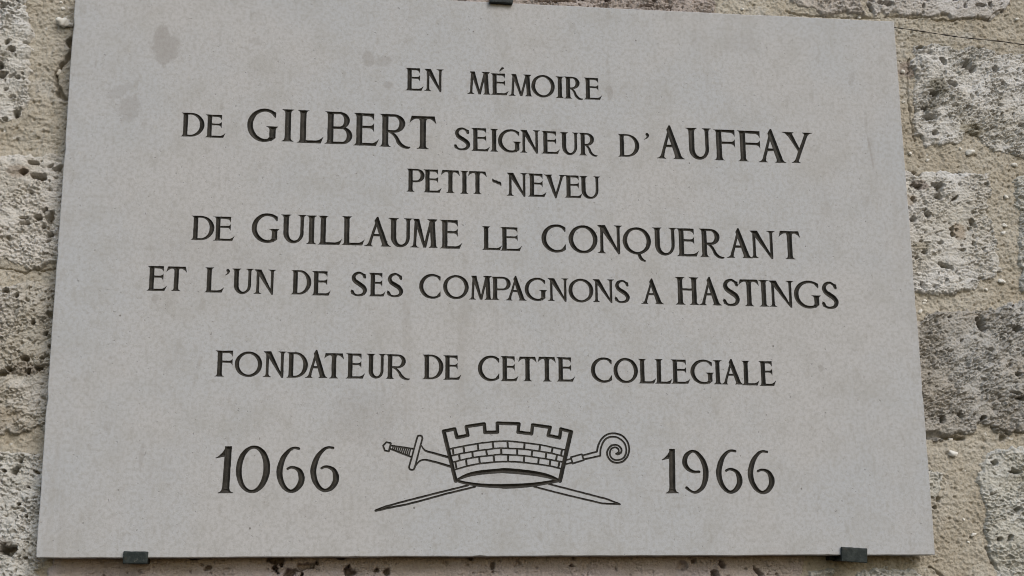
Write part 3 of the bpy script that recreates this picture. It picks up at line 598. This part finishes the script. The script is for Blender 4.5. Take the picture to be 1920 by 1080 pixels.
def mat_plaque():
    k = NT("plaque_limestone")
    big = k.noise(5.0, 5, .6); mid = k.noise(24.0, 5, .65, off=3.1); fine = k.noise(260.0, 3, .7); grain = k.noise(900.0, 2, .7, off=1.7)
    col = k.mix(k.ramp(big, .38, .62), (.476, .470, .474), (.452, .462, .482))
    col = k.mix(k.ramp(mid, .45, .72, 0, .55), col, (.385, .378, .366))
    wv = k.noise(60.0, 4, .6, vec=k.scaled((1.6, 1, .8)), off=8.0)
    col = k.mix(k.ramp(wv, .56, .70, 0, .45), col, (.335, .322, .306))
    col = k.mix(k.ramp(fine, .42, .64, 0, .5), col, (.345, .335, .32))
    spk = k.noise(190.0, 3, .65, dist=.3, off=12.0)
    col = k.mix(k.ramp(spk, .60, .70, 0, .4), col, (.30, .285, .272))
    col = k.mix(k.ramp(spk, .28, .38, .35, 0), col, (.54, .525, .50))
    col = k.mix(k.ramp(grain, .60, .72, 0, .65), col, (.56, .545, .52))
    col = k.mix(k.ramp(grain, .28, .40, .55, 0), col, (.28, .27, .258))
    pit = k.noise(330.0, 2, .5, off=5.5)
    col = k.mix(k.ramp(pit, .725, .76, 0, .6), col, (.20, .19, .18))
    wob = k.math('MULTIPLY', k.math('SUBTRACT', k.noise(75.0, 5, .7, off=2.2), .5), 2.0)
    stain = None
    for x, z, rx, rz, rot, s in ((-355, 231, 15, 21, 12, .55), (-388, 160, 12, 16, -20, .42), (-398, 178, 16, 6, 30, .32), (-143, 226, 6, 10, 8, .5), (-125, 224, 11, 6, 20, .4), (-121, 196, 6, 5, 0, .5),
                                 (119, 197, 4, 9, 6, .5), (-4, -222, 12, 10, 0, .28), (-193, -254, 8, 7, 0, .22), (411, 142, 1.6, 20, 7, .55), (-357, -203, 2.0, 15, -3, .38), (339, -103, 3.5, 4, 0, .5), (-262, 240, 9, 4, 0, .25),
                                 (-352, -42, 3, 4.5, 0, .45), (-140, -160, 40, 30, 0, .2), (60, 150, 8, 4, 0, .3), (395, 225, 3, 10, -20, .35), (408, 170, 2, 11, 0, .3), (270, 262, 22, 12, 0, .15), (-310, 0, 60, 40, 0, .12)):
        v = k.math('MULTIPLY', k.spot(x, z, rx, rz, rot, wob), s * .85)
        stain = v if stain is None else k.math('MAXIMUM', stain, v)
    col = k.mix(stain, col, (.285, .268, .255))
    run = k.noise(1.0, 4, .6, vec=k.scaled((55.0, 1.0, 3.2)), off=21.0)
    runm = k.noise(4.0, 3, .5, off=33.0)
    col = k.mix(k.math('MULTIPLY', k.ramp(run, .56, .70, 0, .32), k.ramp(runm, .45, .62)), col, (.36, .345, .33))
    dot = None
    for x, z, r in ((288, -80.4, .9), (-22, -236, .7), (-90, -250, 1.0), (205, 120, .7), (330, 30, .6), (-385, -60, .8), (380, -210, .7), (310, -230, .8), (-250, -270, .9), (150, 260, .8), (-30, 262, .7), (400, 60, .6)):
        v = k.spot(x, z, r, r * 1.3, 0, None); dot = v if dot is None else k.math('MAXIMUM', dot, v)
    col = k.mix(k.math('MULTIPLY', dot, .8), col, (.12, .11, .10))
    h = k.math('ADD', k.math('MULTIPLY', fine, .6), k.math('MULTIPLY', grain, .5))
    h = k.math('SUBTRACT', h, k.ramp(pit, .70, .76, 0, .9))
    nrm = k.bump(mid, .0016, .25, k.bump(h, .0003, .7))
    return k.out(col, .82, nrm)

def mat_paint():
    k = NT("black_letter_paint")
    a = k.noise(90.0, 4, .6); b = k.noise(700.0, 3, .6)
    col = k.mix(k.ramp(a, .35, .7), (.024, .022, .018), (.050, .045, .038))
    col = k.mix(k.ramp(b, .62, .76, 0, .6), col, (.17, .16, .14))
    return k.out(col, .62, k.bump(b, .0002, .6))

def mat_stone(name, light, warm, dark, ochre=.35, off=0.0, stains=()):
    k = NT(name)
    n1 = k.noise(16.0, 5, .6, off=off + 1); n2 = k.noise(70.0, 5, .65, off=off + 2); n3 = k.noise(420.0, 4, .7, off=off); n4 = k.noise(11.0, 4, .6, off=off + 7)
    col = k.mix(k.ramp(n1, .35, .68), light, warm)
    col = k.mix(k.ramp(n2, .50, .78, 0, .75), col, dark)
    col = k.mix(k.ramp(n4, .58, .72, 0, ochre * .7), col, (.36, .30, .21))
    n5 = k.noise(45.0, 4, .6, off=off + 11)
    col = k.mix(k.ramp(n5, .64, .74, 0, .55), col, (.17, .16, .12))
    col = k.mix(k.ramp(n3, .58, .75, 0, .5), col, (.66, .645, .61))
    col = k.mix(k.ramp(n3, .28, .45, .75, 0), col, (.26, .245, .215))
    if stains:
        wob = k.math('MULTIPLY', k.math('SUBTRACT', k.noise(90.0, 4, .6, off=2.2), .5), 1.5)
        for x, z, rx, rz, c in stains: col = k.mix(k.math('MULTIPLY', k.spot(x, z, rx, rz, 0, wob), .6), col, c)
    return k.out(col, .95, k.bump(n3, .0017, .9, k.bump(n2, .003, .4)))

def mat_mortar():
    k = NT("sandy_lime_mortar")
    n1 = k.noise(12.0, 5, .6, off=4); n2 = k.noise(85.0, 4, .65); n3 = k.noise(520.0, 4, .75, off=6)
    col = k.mix(k.ramp(n1, .35, .65), (.440, .393, .318), (.495, .458, .392))
    col = k.mix(k.ramp(n2, .5, .75, 0, .6), col, (.352, .308, .238))
    n4 = k.noise(26.0, 4, .6, off=9)
    col = k.mix(k.ramp(n4, .54, .70, 0, .75), col, (.47, .45, .41))
    col = k.mix(k.ramp(n3, .60, .72, 0, .6), col, (.58, .54, .47))
    n6 = k.noise(150.0, 2, .5, off=15)
    col = k.mix(k.ramp(n6, .70, .74, 0, .85), col, (.66, .64, .60))
    col = k.mix(k.ramp(n3, .30, .46, .8, 0), col, (.22, .19, .15))
    # faint mauve stain above the stone at the upper right
    wob = k.math('MULTIPLY', k.math('SUBTRACT', k.noise(60.0, 4, .6, off=2.2), .5), 1.2)
    v = k.math('MAXIMUM', k.spot(500, 255, 45, 12, 8, wob), k.spot(560, 240, 45, 14, 10, wob))
    col = k.mix(k.math('MULTIPLY', v, .5), col, (.26, .20, .19))
    return k.out(col, .95, k.bump(n3, .0016, .9, k.bump(n2, .003, .4)))

def mat_plain(name, col, rough, col2=None, scale=200.0, bump=.0003, spec=.25):
    k = NT(name); n = k.noise(scale, 4, .65)
    c = k.mix(k.ramp(n, .4, .7), col, col2 or col)
    k.b.inputs["Specular IOR Level"].default_value = spec
    return k.out(c, rough, k.bump(n, bump, .6))

M_PLAQUE = mat_plaque(); M_PAINT = mat_paint(); M_MORTAR = mat_mortar()
def mat_clip():
    k = NT("dark_green_iron"); n = k.noise(160.0, 4, .65); f = k.noise(420.0, 3, .7, off=3.0); ru = k.noise(90.0, 3, .6, off=9.0)
    c = k.mix(k.ramp(n, .4, .7), (.015, .021, .021), (.034, .042, .040))
    c = k.mix(k.ramp(ru, .60, .74, 0, .6), c, (.055, .038, .024))
    c = k.mix(k.ramp(f, .66, .74, 0, .75), c, (.20, .195, .175))
    return k.out(c, .6, k.bump(n, .0010, .7))
M_CLIP = mat_clip()
M_PEB = mat_plain("white_pebble", (.78, .76, .71), .8, (.66, .63, .58), 300.0)
M_WIRE = mat_plain("dark_wire", (.022, .017, .015), .6, (.045, .033, .027), 300.0)

# ------------------------------------------------------------------ the wall
def PY(y): return y / 1000.0
wall = tag(empty("stone_wall", (0, 0.045, CZ - 0.55)), "rough masonry wall of pitted pale stones and sandy mortar behind the plaque", "wall")
W0 = Vector(wall.location)
XMIN, XMAX, ZMIN, ZMAX = -660.0, 760.0, -440.0, 470.0
STEP = 0.75
MORT_Y = 27.5              # mean mortar face, mm behind the plaque's face
PLX, PLZ = 450.0, 297.5
def near_plaque_hidden(x, z): return (np.abs(x) < PLX - 34) & (np.abs(z) < PLZ - 34)
def pits_of(x, z, scale=1.0, margin=24):
    """depth of the hand-placed holes"""
    d = np.zeros(x.shape)
    for k, (px, pz, a, b, rot) in enumerate(PITS):
        r = max(a, b) * 2 + 3
        sel = (np.abs(x - px) < r) & (np.abs(z - pz) < r)
        if not sel.any(): continue
        xx, zz = x[sel] - px, z[sel] - pz
        c, s = math.cos(math.radians(-rot)), math.sin(math.radians(-rot))
        u, v = (xx * c - zz * s) / max(a, .8), (xx * s + zz * c) / max(b, .8)
        wob = 0.55 * fbm(x[sel], z[sel], 7.0, 3, 300 + k % 7)
        q = np.hypot(u, v) + wob
        d[sel] = np.maximum(d[sel], (1 - sstep(.66, .98, q)) * min(24.0, 4.5 + 2.6 * min(a, b)))
    return d
def crack_depth(x, z):
    d = np.zeros(x.shape)
    for k, pts in enumerate(CRACKS):
        P = np.array(pts)
        sel = (x > P[:, 0].min() - 8) & (x < P[:, 0].max() + 8) & (z > P[:, 1].min() - 8) & (z < P[:, 1].max() + 8)
        if not sel.any(): continue
        xx = x[sel] + 2.5 * fbm(x[sel], z[sel], 14.0, 3, 410 + k); zz = z[sel] + 2.5 * fbm(x[sel], z[sel], 14.0, 3, 430 + k)
        q = sd_stroke((xx, zz), [(a, b, 0.0) for a, b in pts])
        wd = (2.3 if k in (0, 1) else .9) * (1 + .6 * fbm(x[sel], z[sel], 20.0, 2, 450 + k))
        d[sel] = np.maximum(d[sel], (1 - sstep(.4, 1.35, q / np.maximum(wd, .4))) * (11 if k in (0, 1) else 4))
    return d

xs = np.arange(XMIN, XMAX, STEP); zs = np.arange(ZMIN, ZMAX, STEP)
def region(x0, x1, z0, z1):
    a = np.arange(math.floor((x0 - XMIN) / STEP), math.ceil((x1 - XMIN) / STEP)) * STEP + XMIN
    b = np.arange(math.floor((z0 - ZMIN) / STEP), math.ceil((z1 - ZMIN) / STEP)) * STEP + ZMIN
    return np.meshgrid(a, b)

# mortar: one sheet of real relief, left out only where the plaque covers it
X, Z = np.meshgrid(xs, zs)
vis = ~near_plaque_hidden(X, Z)
xv, zv = X[vis], Z[vis]
ang = 1.1 * fbm(xv, zv, 160, 2, 29)
su = xv * np.cos(ang) + zv * np.sin(ang); sv = zv * np.cos(ang) - xv * np.sin(ang)
strk = gnoise(su / 16, sv / 3.4 + .6 * gnoise(xv / 9, zv / 9, 21), 22) * sstep(-.1, .5, fbm(xv, zv, 60, 2, 23))
grit, _, gid = worley(xv, zv, 4.2, 24)
h = 2.2 * fbm(xv, zv, 70, 3, 10) + 1.3 * fbm(xv, zv, 15, 3, 14) + 1.0 * fbm(xv, zv, 4.2, 3, 17) + .7 * strk
cr, cr2, crd = worley(xv + 1.5 * fbm(xv, zv, 6, 2, 18), zv + 1.5 * fbm(xv, zv, 6, 2, 20), 3.6, 25)
h += .8 * (crd - .5) * np.clip((cr2 - cr) / .9, 0, 1)
h += 1.3 * (gid > .62) * np.clip(1 - grit / 1.7, 0, 1)
gp, _, pid = worley(xv, zv, 9.0, 27)
h -= 3.0 * (pid > .72) * np.clip(1 - gp / 2.2, 0, 1)
h -= crack_depth(xv, zv)
pd = pits_of(xv, zv)
h -= np.minimum(pd, 10) * .8
Y = np.full(X.shape, MORT_Y); Y[vis] = MORT_Y - h
Y = np.maximum(Y, 20.9)
behind = np.zeros(X.shape)
def grid_slice(poly, pad=12):
    P = np.array(poly)
    x0, x1 = max(P[:, 0].min() - pad, XMIN), min(P[:, 0].max() + pad, XMAX - 1)
    z0, z1 = max(P[:, 1].min() - pad, ZMIN), min(P[:, 1].max() + pad, ZMAX - 1)
    i0, i1 = math.floor((x0 - XMIN) / STEP), math.ceil((x1 - XMIN) / STEP)
    j0, j1 = math.floor((z0 - ZMIN) / STEP), math.ceil((z1 - ZMIN) / STEP)
    return slice(max(j0, 0), j1), slice(max(i0, 0), i1)
def stone_sd(n, poly, x, z):
    sd0 = 60 + n * 13
    return sd_poly((x + 5.0 * fbm(x, z, 26, 4, sd0, .6), z + 5.0 * fbm(x, z, 26, 4, sd0 + 5, .6)), poly) - 3.5
for n, (name, poly) in enumerate(STONES.items()):      # the bed of each stone lies deep behind it
    sl = grid_slice(poly)
    behind[sl] = np.maximum(behind[sl], 26 * (1 - sstep(-10.0, -4.5, stone_sd(n, poly, X[sl], Z[sl]))))
Y = Y + behind
MORTAR_Y = Y
grid_obj("mortar", X / 1000 - W0.x, Y / 1000 - W0.y, CZ + Z / 1000 - W0.z, vis, M_MORTAR, wall)

LOOK = {   # light, warm, dark tone, ochre amount, mean face (mm in front of the mortar), roughness factor, pit density
    'L1': ((0.653, 0.646, 0.637), (.550, .528, .484), (.36, .34, .31), .2, 3.0, 1.3, .55), 'L2': ((0.618, 0.595, 0.563), (.528, .495, .440), (.34, .31, .27), .3, 3.5, .95, .45),
    'L3': ((0.538, 0.515, 0.481), (.454, .421, .362), (.28, .26, .22), .45, 3.0, 1.25, .55), 'L4': ((0.618, 0.612, 0.593), (.495, .473, .424), (.30, .29, .26), .3, 3.5, 1.2, .6),
    'T2b': ((0.583, 0.565, 0.558), (.506, .473, .440), (.33, .30, .28), .2, 3.5, .6, .3), 'T2a': ((0.538, 0.509, 0.493), (.475, .432, .389), (.30, .27, .25), .3, 3.2, .8, .6),
    'T1': ((0.424, 0.369, 0.345), (.360, .315, .280), (.24, .20, .18), .2, 3.5, 1.0, .5), 'B1': ((0.530, 0.466, 0.467), (.480, .415, .380), (.35, .30, .29), .15, 2.4, .5, .25),
    'R1': ((0.641, 0.630, 0.617), (.538, .515, .470), (.34, .32, .29), .35, 3.0, 1.2, .75), 'R2': ((0.653, 0.642, 0.631), (.550, .522, .473), (.36, .34, .31), .25, 3.4, .8, .6),
    'R3': ((0.449, 0.437, 0.418), (.392, .360, .318), (.24, .225, .20), .3, 3.5, 1.35, .5), 'R4': ((0.594, 0.588, 0.561), (.504, .487, .431), (.32, .31, .27), .2, 3.2, 1.1, .45),
}
STAINS = {'R1': ((509, 231, 12, 11, (.10, .085, .045)), (496, 206, 12, 7, (.14, .12, .08)), (545, 180, 14, 9, (.22, .19, .12))),
          'R2': ((458, 94, 14, 8, (.36, .30, .23)), (476, 112, 10, 6, (.24, .18, .16)), (520, 60, 8, 9, (.33, .25, .17)), (473, 40, 10, 5, (.30, .26, .19))),
          'L2': ((-500, 95, 14, 8, (.26, .20, .15)),), 'L4': ((-490, -285, 13, 8, (.16, .13, .11)),), 'L3': ((-505, -160, 30, 12, (.30, .25, .18)), (-480, -110, 14, 8, (.24, .20, .16)))}
def look(n): return LOOK.get(n, LOOK['R4'] if n[0] in 'RB' else LOOK['T2b'])
for n, (name, poly) in enumerate(STONES.items()):
    li, wa, da, oc, proud, rg, dens = look(name)
    P = np.array(poly)
    x0, x1 = max(P[:, 0].min() - 12, XMIN), min(P[:, 0].max() + 12, XMAX - 1)
    z0, z1 = max(P[:, 1].min() - 12, ZMIN), min(P[:, 1].max() + 12, ZMAX - 1)
    x, z = region(x0, x1, z0, z1)
    sd0 = 60 + n * 13
    d = stone_sd(n, poly, x, z)
    a = math.radians(25 * math.sin(n * 2.4))
    u, v = x * math.cos(a) - z * math.sin(a), (x * math.sin(a) + z * math.cos(a)) * 1.35
    wu, wv = u + 2.2 * fbm(u, v, 8, 3, 31), v + 2.2 * fbm(u, v, 8, 3, 35)
    f1, f2, cid = worley(wu, wv, 5.6, 40 + n)
    g1, g2, cid2 = worley(wu * 1.0, wv, 2.9, 41 + n)
    ro = .45 + .95 * sstep(-.30, .25, fbm(x, z, 38, 3, sd0 + 24))          # chalky smooth areas between crumbly ones
    led = np.abs(gnoise(wu / 13, wv / 5.0, sd0 + 26)) + .5 * np.abs(gnoise(wu / 6, wv / 2.6, sd0 + 27))
    h = proud + 2.6 * fbm(x, z, 60, 3, sd0 + 9) + rg * (1.4 * fbm(wu, wv, 16, 3, sd0 + 14) + 1.25 * ro * (1.3 * (cid - .5) * np.clip((f2 - f1) / 1.2, 0, 1)
        - 1.1 * (1 - sstep(0, 1.3, f2 - f1)) * (cid2 > .45) + 1.5 * (cid2 - .5) * np.clip((g2 - g1) / .7, 0, 1) + 1.7 * (led - .45) + .8 * fbm(x, z, 2.4, 2, sd0 + 20)))
    patch = sstep(-.15, .35, fbm(x, z, 45, 3, sd0 + 30))
    for lam, rad, dep, th in ((11.0, 2.6, 6.0, .88), (5.0, 1.35, 4.0, .74), (20.0, 4.2, 8.0, .95)):
        p1, _, pid = worley(x + 3 * fbm(x, z, 10, 3, 50) + 40 * n, (z + 3 * fbm(x, z, 10, 3, 54)) * 1.25, lam, 70 + int(lam))
        lim = 1 - (1 - th) * dens * 1.5 * (.35 + patch)
        h -= dep * (pid > lim) * (1 - sstep(.40, 1.10, (p1 + .5 * fbm(x, z, 3.5, 2, 58)) / (rad * (.55 + .9 * np.modf(pid * 57.3)[0]))))
    h -= 1.25 * pits_of(x, z)
    h -= crack_depth(x, z)
    edge = sstep(-7.0, 2.0, d + 1.5 * fbm(x, z, 12, 2, sd0 + 33))
    h -= 13.0 * edge ** 1.3
    y = np.maximum(MORT_Y - h, 20.8)
    m = (d < 3.0) & ~near_plaque_hidden(x, z)
    grid_obj("stone_block", x / 1000 - W0.x, y / 1000 - W0.y, CZ + z / 1000 - W0.z, m, mat_stone("pitted_stone", li, wa, da, oc, n * 3.7, STAINS.get(name, ())), wall)

# small white pebbles set in the mortar
def pebble(px, pz, r, k):
    rs = np.random.RandomState(500 + k)
    import bmesh
    bm = bmesh.new(); bmesh.ops.create_icosphere(bm, subdivisions=3, radius=1.0)
    r = r * 1.2
    sc = (r * rs.uniform(.9, 1.35), r * .75, r * rs.uniform(.7, 1.0)); rot = rs.uniform(-.6, .6)
    i = int(np.clip(round((px - XMIN) / STEP), 0, MORTAR_Y.shape[1] - 1)); j = int(np.clip(round((pz - ZMIN) / STEP), 0, MORTAR_Y.shape[0] - 1))
    fy = float(MORTAR_Y[max(j - 2, 0):j + 3, max(i - 2, 0):i + 3].mean())
    for v in bm.verts:
        c = np.array(v.co)
        f = 1 + .22 * math.sin(3.1 * c[0] + k) * math.cos(2.7 * c[2] + 2 * k) + .12 * math.sin(5 * c[1] + 7 * c[0] + k)
        q = c * f * sc
        x, z = q[0] * math.cos(rot) - q[2] * math.sin(rot), q[0] * math.sin(rot) + q[2] * math.cos(rot)
        v.co = ((px + x) / 1000 - W0.x, (fy + q[1] - .5 * r) / 1000 - W0.y, CZ + (pz + z) / 1000 - W0.z)
    me = bpy.data.meshes.new("pebble"); bm.to_mesh(me); bm.free()
    me.materials.append(M_PEB)
    for p in me.polygons: p.use_smooth = True
    link(bpy.data.objects.new("pebble", me), wall)
for k, (px, pz, r) in enumerate(PEBBLES): pebble(px, pz, r, k)

# ------------------------------------------------------------------ the plaque
plaque = tag(empty("memorial_plaque", (0, 0, CZ - PLZ / 1000)), "pale grey limestone plaque engraved with black capitals, a crown, a sword and a crosier", "plaque")
B0 = Vector(plaque.location)
def to_local(V): return [(x / 1000 - B0.x, d / 1000 - B0.y, CZ + z / 1000 - B0.z) for x, z, d in V]
CELL = 0.3
BOLD = 0.20             # the paint has bled a little past the cut
for line in LINES:
    lo = empty("inscription_line", (0, 0, 0), plaque)
    for word in line:
        x0 = min(a[1] for a in word) - 4; x1 = max(a[2] for a in word) + 4
        z0 = min(min(a[3], a[4]) for a in word) - 5; z1 = max(a[4] for a in word) + 4
        gx = np.arange(x0, x1, CELL); gz = np.arange(z0, z1, CELL)
        D = np.full((len(gz), len(gx)), 3.0)
        for ch, a, b, c, e in word:
            i0, i1 = np.searchsorted(gx, [a - 3.5, b + 3.5]); j0, j1 = np.searchsorted(gz, [c - 4.5, e + 3.5])
            px, pz = np.meshgrid(gx[i0:i1], gz[j0:j1])
            qx = px + .16 * fbm(px, pz, 7.0, 2, 601); qz = pz + .16 * fbm(px, pz, 7.0, 2, 607)
            dd = sd_ops((qx - a, qz - c), glyph(ch, b - a, e - c))
            D[j0:j1, i0:i1] = np.minimum(D[j0:j1, i0:i1], np.minimum(dd, 3.0))
        for V, F in cut(D - BOLD, gx[0], gz[0], CELL).values():
            mesh_obj("engraved_word", to_local(V), F, M_PAINT, lo)

# emblem: crown, sword and crosier cut as fine grooves
pts = [p for e in EMBLEM for p in e[3]]
x0, x1 = min(p[0] for p in pts) - 4, max(p[0] for p in pts) + 4
z0, z1 = min(p[1] for p in pts) - 4, max(p[1] for p in pts) + 4
EC = 0.22
gx = np.arange(x0, x1, EC); gz = np.arange(z0, z1, EC)
D = np.full((len(gz), len(gx)), 3.0); WHO = np.zeros(D.shape, int)
GN = {'crown': 0, 'sword_hilt': 1, 'sword_blade': 2, 'crosier_crook': 3, 'crosier_staff': 4}
for g, sm, cl, P in EMBLEM:
    q = catmull(P, 6) if sm else list(P)
    i0, i1 = np.searchsorted(gx, [min(p[0] for p in q) - 4, max(p[0] for p in q) + 4]); j0, j1 = np.searchsorted(gz, [min(p[1] for p in q) - 4, max(p[1] for p in q) + 4])
    px, pz = np.meshgrid(gx[i0:i1], gz[j0:j1])
    dd = np.minimum(sd_stroke((px + .14 * fbm(px, pz, 5.0, 2, 611), pz + .14 * fbm(px, pz, 5.0, 2, 617)), q, cl), 3.0)
    cur = D[j0:j1, i0:i1]
    WHO[j0:j1, i0:i1] = np.where(dd < cur, GN[g], WHO[j0:j1, i0:i1])
    D[j0:j1, i0:i1] = np.minimum(cur, dd)
em = empty("engraved_emblem", (0, 0, 0), plaque)
parts = cut(D - .42, gx[0], gz[0], EC, WHO, slope=.9)
for nm, g in GN.items():
    V, F = parts[g]; mesh_obj("engraved_" + nm, to_local(V), F, M_PAINT, em)

# slab: front face filled around every cut, then rounded arris, sides and back
def outline(inset, chipk=1.0):
    o = []; N = 110; Mz = 74
    rs = np.random.RandomState(9)
    a, b = PLX - inset, PLZ - inset
    for i in range(N): o.append((-a + 2 * a * i / N, -b))
    for i in range(Mz): o.append((a, -b + 2 * b * i / Mz))
    for i in range(N): o.append((a - 2 * a * i / N, b))
    for i in range(Mz): o.append((-a, b - 2 * b * i / Mz))
    o = np.array(o); t = np.arange(len(o))
    chip = np.zeros(len(t))
    for q in (37, 52, 96, 131, 143, 205, 239, 263, 300, 317, 331, 349):
        chip += (.5 + .9 * rs.rand()) * np.exp(-((t - q) / (.45 + .5 * rs.rand())) ** 2)
    w = .28 * gnoise(t / 2.3, t * 0 + .37, 71) + .25 * gnoise(t / 9.0, t * 0 + .61, 72)
    cx0 = np.abs(np.abs(o[:, 0]) - a) < 1e-6; cz0 = np.abs(np.abs(o[:, 1]) - b) < 1e-6
    sgx, sgz = np.sign(o[:, 0]), np.sign(o[:, 1])
    o[:, 0] -= sgx * chip * cx0 * chipk; o[:, 1] -= sgz * chip * cz0 * chipk
    o[:, 0] += w * cx0; o[:, 1] += w * cz0
    return o
rings = [(.9, 0.0), (.5, .10), (.2, .32), (.05, .62), (0.0, 1.0), (0.0, 4.0), (0.0, 20.0)]
cu = bpy.data.curves.new("slab_fill", 'CURVE'); cu.dimensions = '2D'; cu.fill_mode = 'BOTH'
for loop in [outline(rings[0][0])] + [simplify(l, .035) for l in CONTOURS]:
    sp = cu.splines.new('POLY'); sp.points.add(len(loop) - 1)
    sp.points.foreach_set("co", np.column_stack([loop[:, 0] / 1000, loop[:, 1] / 1000, np.zeros(len(loop)), np.ones(len(loop))]).ravel())
    sp.use_cyclic_u = True
tmp = link(bpy.data.objects.new("slab_fill", cu))
dg = bpy.context.evaluated_depsgraph_get()
fm = bpy.data.meshes.new_from_object(tmp.evaluated_get(dg))
nv = len(fm.vertices); co = np.zeros(nv * 3, np.float32); fm.vertices.foreach_get("co", co); co = co.reshape(-1, 3) * 1000
V = [(p[0], p[1], 0.0) for p in co]; F = [list(p.vertices) for p in fm.polygons]
if F:
    a, b, c = (np.array(V[F[0][k]][:2]) for k in range(3))
    if np.cross(b - a, c - a) < 0: F = [f[::-1] for f in F]
bpy.data.objects.remove(tmp); bpy.data.curves.remove(cu); bpy.data.meshes.remove(fm)
base = []
for ins, dep in rings:
    o = outline(ins, max(0.0, 1 - dep / 4.0)); base.append(len(V)); V += [(p[0], p[1], dep) for p in o]
n = len(o)
nfill = len(F)
for a, b in zip(base[:-1], base[1:]):
    for i in range(n):
        j = (i + 1) % n; F.append([a + j, a + i, b + i, b + j])
F.append([base[-1] + i for i in range(n)][::-1])
sl = mesh_obj("slab", to_local(V), F, M_PLAQUE, plaque, smooth=True)
sm = np.ones(len(sl.data.polygons), bool); sm[:nfill] = False; sm[-1] = False
sl.data.polygons.foreach_set("use_smooth", sm)

# ------------------------------------------------------------------ iron clips that hold the plaque
import bmesh
def box_part(name, x0, x1, y0, y1, z0, z1, mat, parent, base, bev=.0007, tilt=0.0, seed=0, seg=2):
    bm = bmesh.new(); bmesh.ops.create_cube(bm, size=1.0)
    cx, cz = (x0 + x1) / 2, (z0 + z1) / 2
    for v in bm.verts:
        v.co = (cx + v.co.x * (x1 - x0), (y0 + y1) / 2 + v.co.y * (y1 - y0), cz + v.co.z * (z1 - z0))
    bmesh.ops.bevel(bm, geom=list(bm.edges), offset=bev * 1000, segments=seg, affect='EDGES', profile=.6)
    bmesh.ops.subdivide_edges(bm, edges=[e for e in bm.edges if e.calc_length() > 6], cuts=5, use_grid_fill=True)
    c, s = math.cos(math.radians(tilt)), math.sin(math.radians(tilt))
    for v in bm.verts:
        x, z = v.co.x - cx, v.co.z - cz
        w = .35 * math.sin(.7 * v.co.x + 1.1 * v.co.z + seed) + .25 * math.sin(1.9 * v.co.z - 1.3 * v.co.x + 2 * seed)
        x, z = x * c - z * s, x * s + z * c
        v.co = ((cx + x + w * .35) / 1000 - base.x, (v.co.y + w * .3) / 1000 - base.y, CZ + (cz + z + w * .4) / 1000 - base.z)
    me = bpy.data.meshes.new(name); bm.to_mesh(me); bm.free(); me.materials.append(mat)
    for p in me.polygons: p.use_smooth = True
    return link(bpy.data.objects.new(name, me), parent)
def clip(label, x0, x1, zin, zout, tilt, seed):
    """front tab over the plaque's edge, shank into the wall"""
    up = zin < zout                      # top clip: tab hangs down over the upper edge
    ez = PLZ if up else -PLZ
    root = tag(empty("wall_clip", ((x0 + x1) / 2000, .045, CZ + ez / 1000)), label, "bracket", "iron clips holding the plaque")
    b = Vector(root.location)
    za, zb = min(zin, zout), max(zin, zout)
    box_part("front_tab", x0, x1, -3.6 if not up else -5.5, -.4, za, zb, M_CLIP, root, b, tilt=tilt, seed=seed)
    if up: box_part("shank", x0 + 1.5, x1 - 1.5, -3.0, 40, ez + 1.0, ez + 5.0, M_CLIP, root, b, seed=seed + 1)
    else:
        box_part("shank", x0 + 1.5, x1 - 1.5, -.6, 40, ez - 5.4, ez - 1.0, M_CLIP, root, b, seed=seed + 1)
    return root
clip("dark green iron clip under the lower left end of the plaque, flecked with mortar", -368.6, -345.4, -291.8, -303.5, -.8, 1.0)
rc = clip("dark iron clip under the lower right end of the plaque, slightly tilted", 347.6, 375.2, -290.2, -304.8, -4.0, 2.0)
clip("dark iron clip over the middle of the plaque's upper edge", -12.6, 13.2, 295.2, 306.0, -1.0, 3.0)
b = Vector(rc.location)
box_part("mortar_lump", 341.5, 347.0, 14, 34, -302, -297.9, M_CLIP, rc, b, seed=4.0)

# ------------------------------------------------------------------ thin wire
def tube(name, pts, r, mat, seg=8):
    V = []; F = []
    P = [np.array(p, float) for p in pts]
    for i, p in enumerate(P):
        t = P[min(i + 1, len(P) - 1)] - P[max(i - 1, 0)]; t /= np.linalg.norm(t)
        u = np.cross(t, (0, 1, 0)); u /= np.linalg.norm(u); v = np.cross(t, u)
        rr = r * (1 + .35 * math.sin(i * 1.7) + .25 * math.sin(i * .61 + 1))
        for k in range(seg):
            a = 2 * math.pi * k / seg; V.append(p + rr * (u * math.cos(a) + v * math.sin(a)))
    for i in range(len(P) - 1):
        for k in range(seg):
            k2 = (k + 1) % seg; F.append([i * seg + k, i * seg + k2, (i + 1) * seg + k2, (i + 1) * seg + k])
    F.append(list(range(seg))[::-1]); F.append([(len(P) - 1) * seg + k for k in range(seg)])
    return mesh_obj(name, V, F, mat)
wp = catmull([(x, z, 25.5 if k == 0 else 24.0) for k, (x, z) in enumerate(WIRE)], 8)
wire = tube("wire", [(x / 1000, (20.6 if x < 462 else 20.6 - min(2.2, (x - 462) * .1)) / 1000, CZ + z / 1000) for x, z, y in wp if x > 452], .00060, M_WIRE)
tag(wire, "thin dark wire running across the wall from the plaque's upper right corner", "wire")
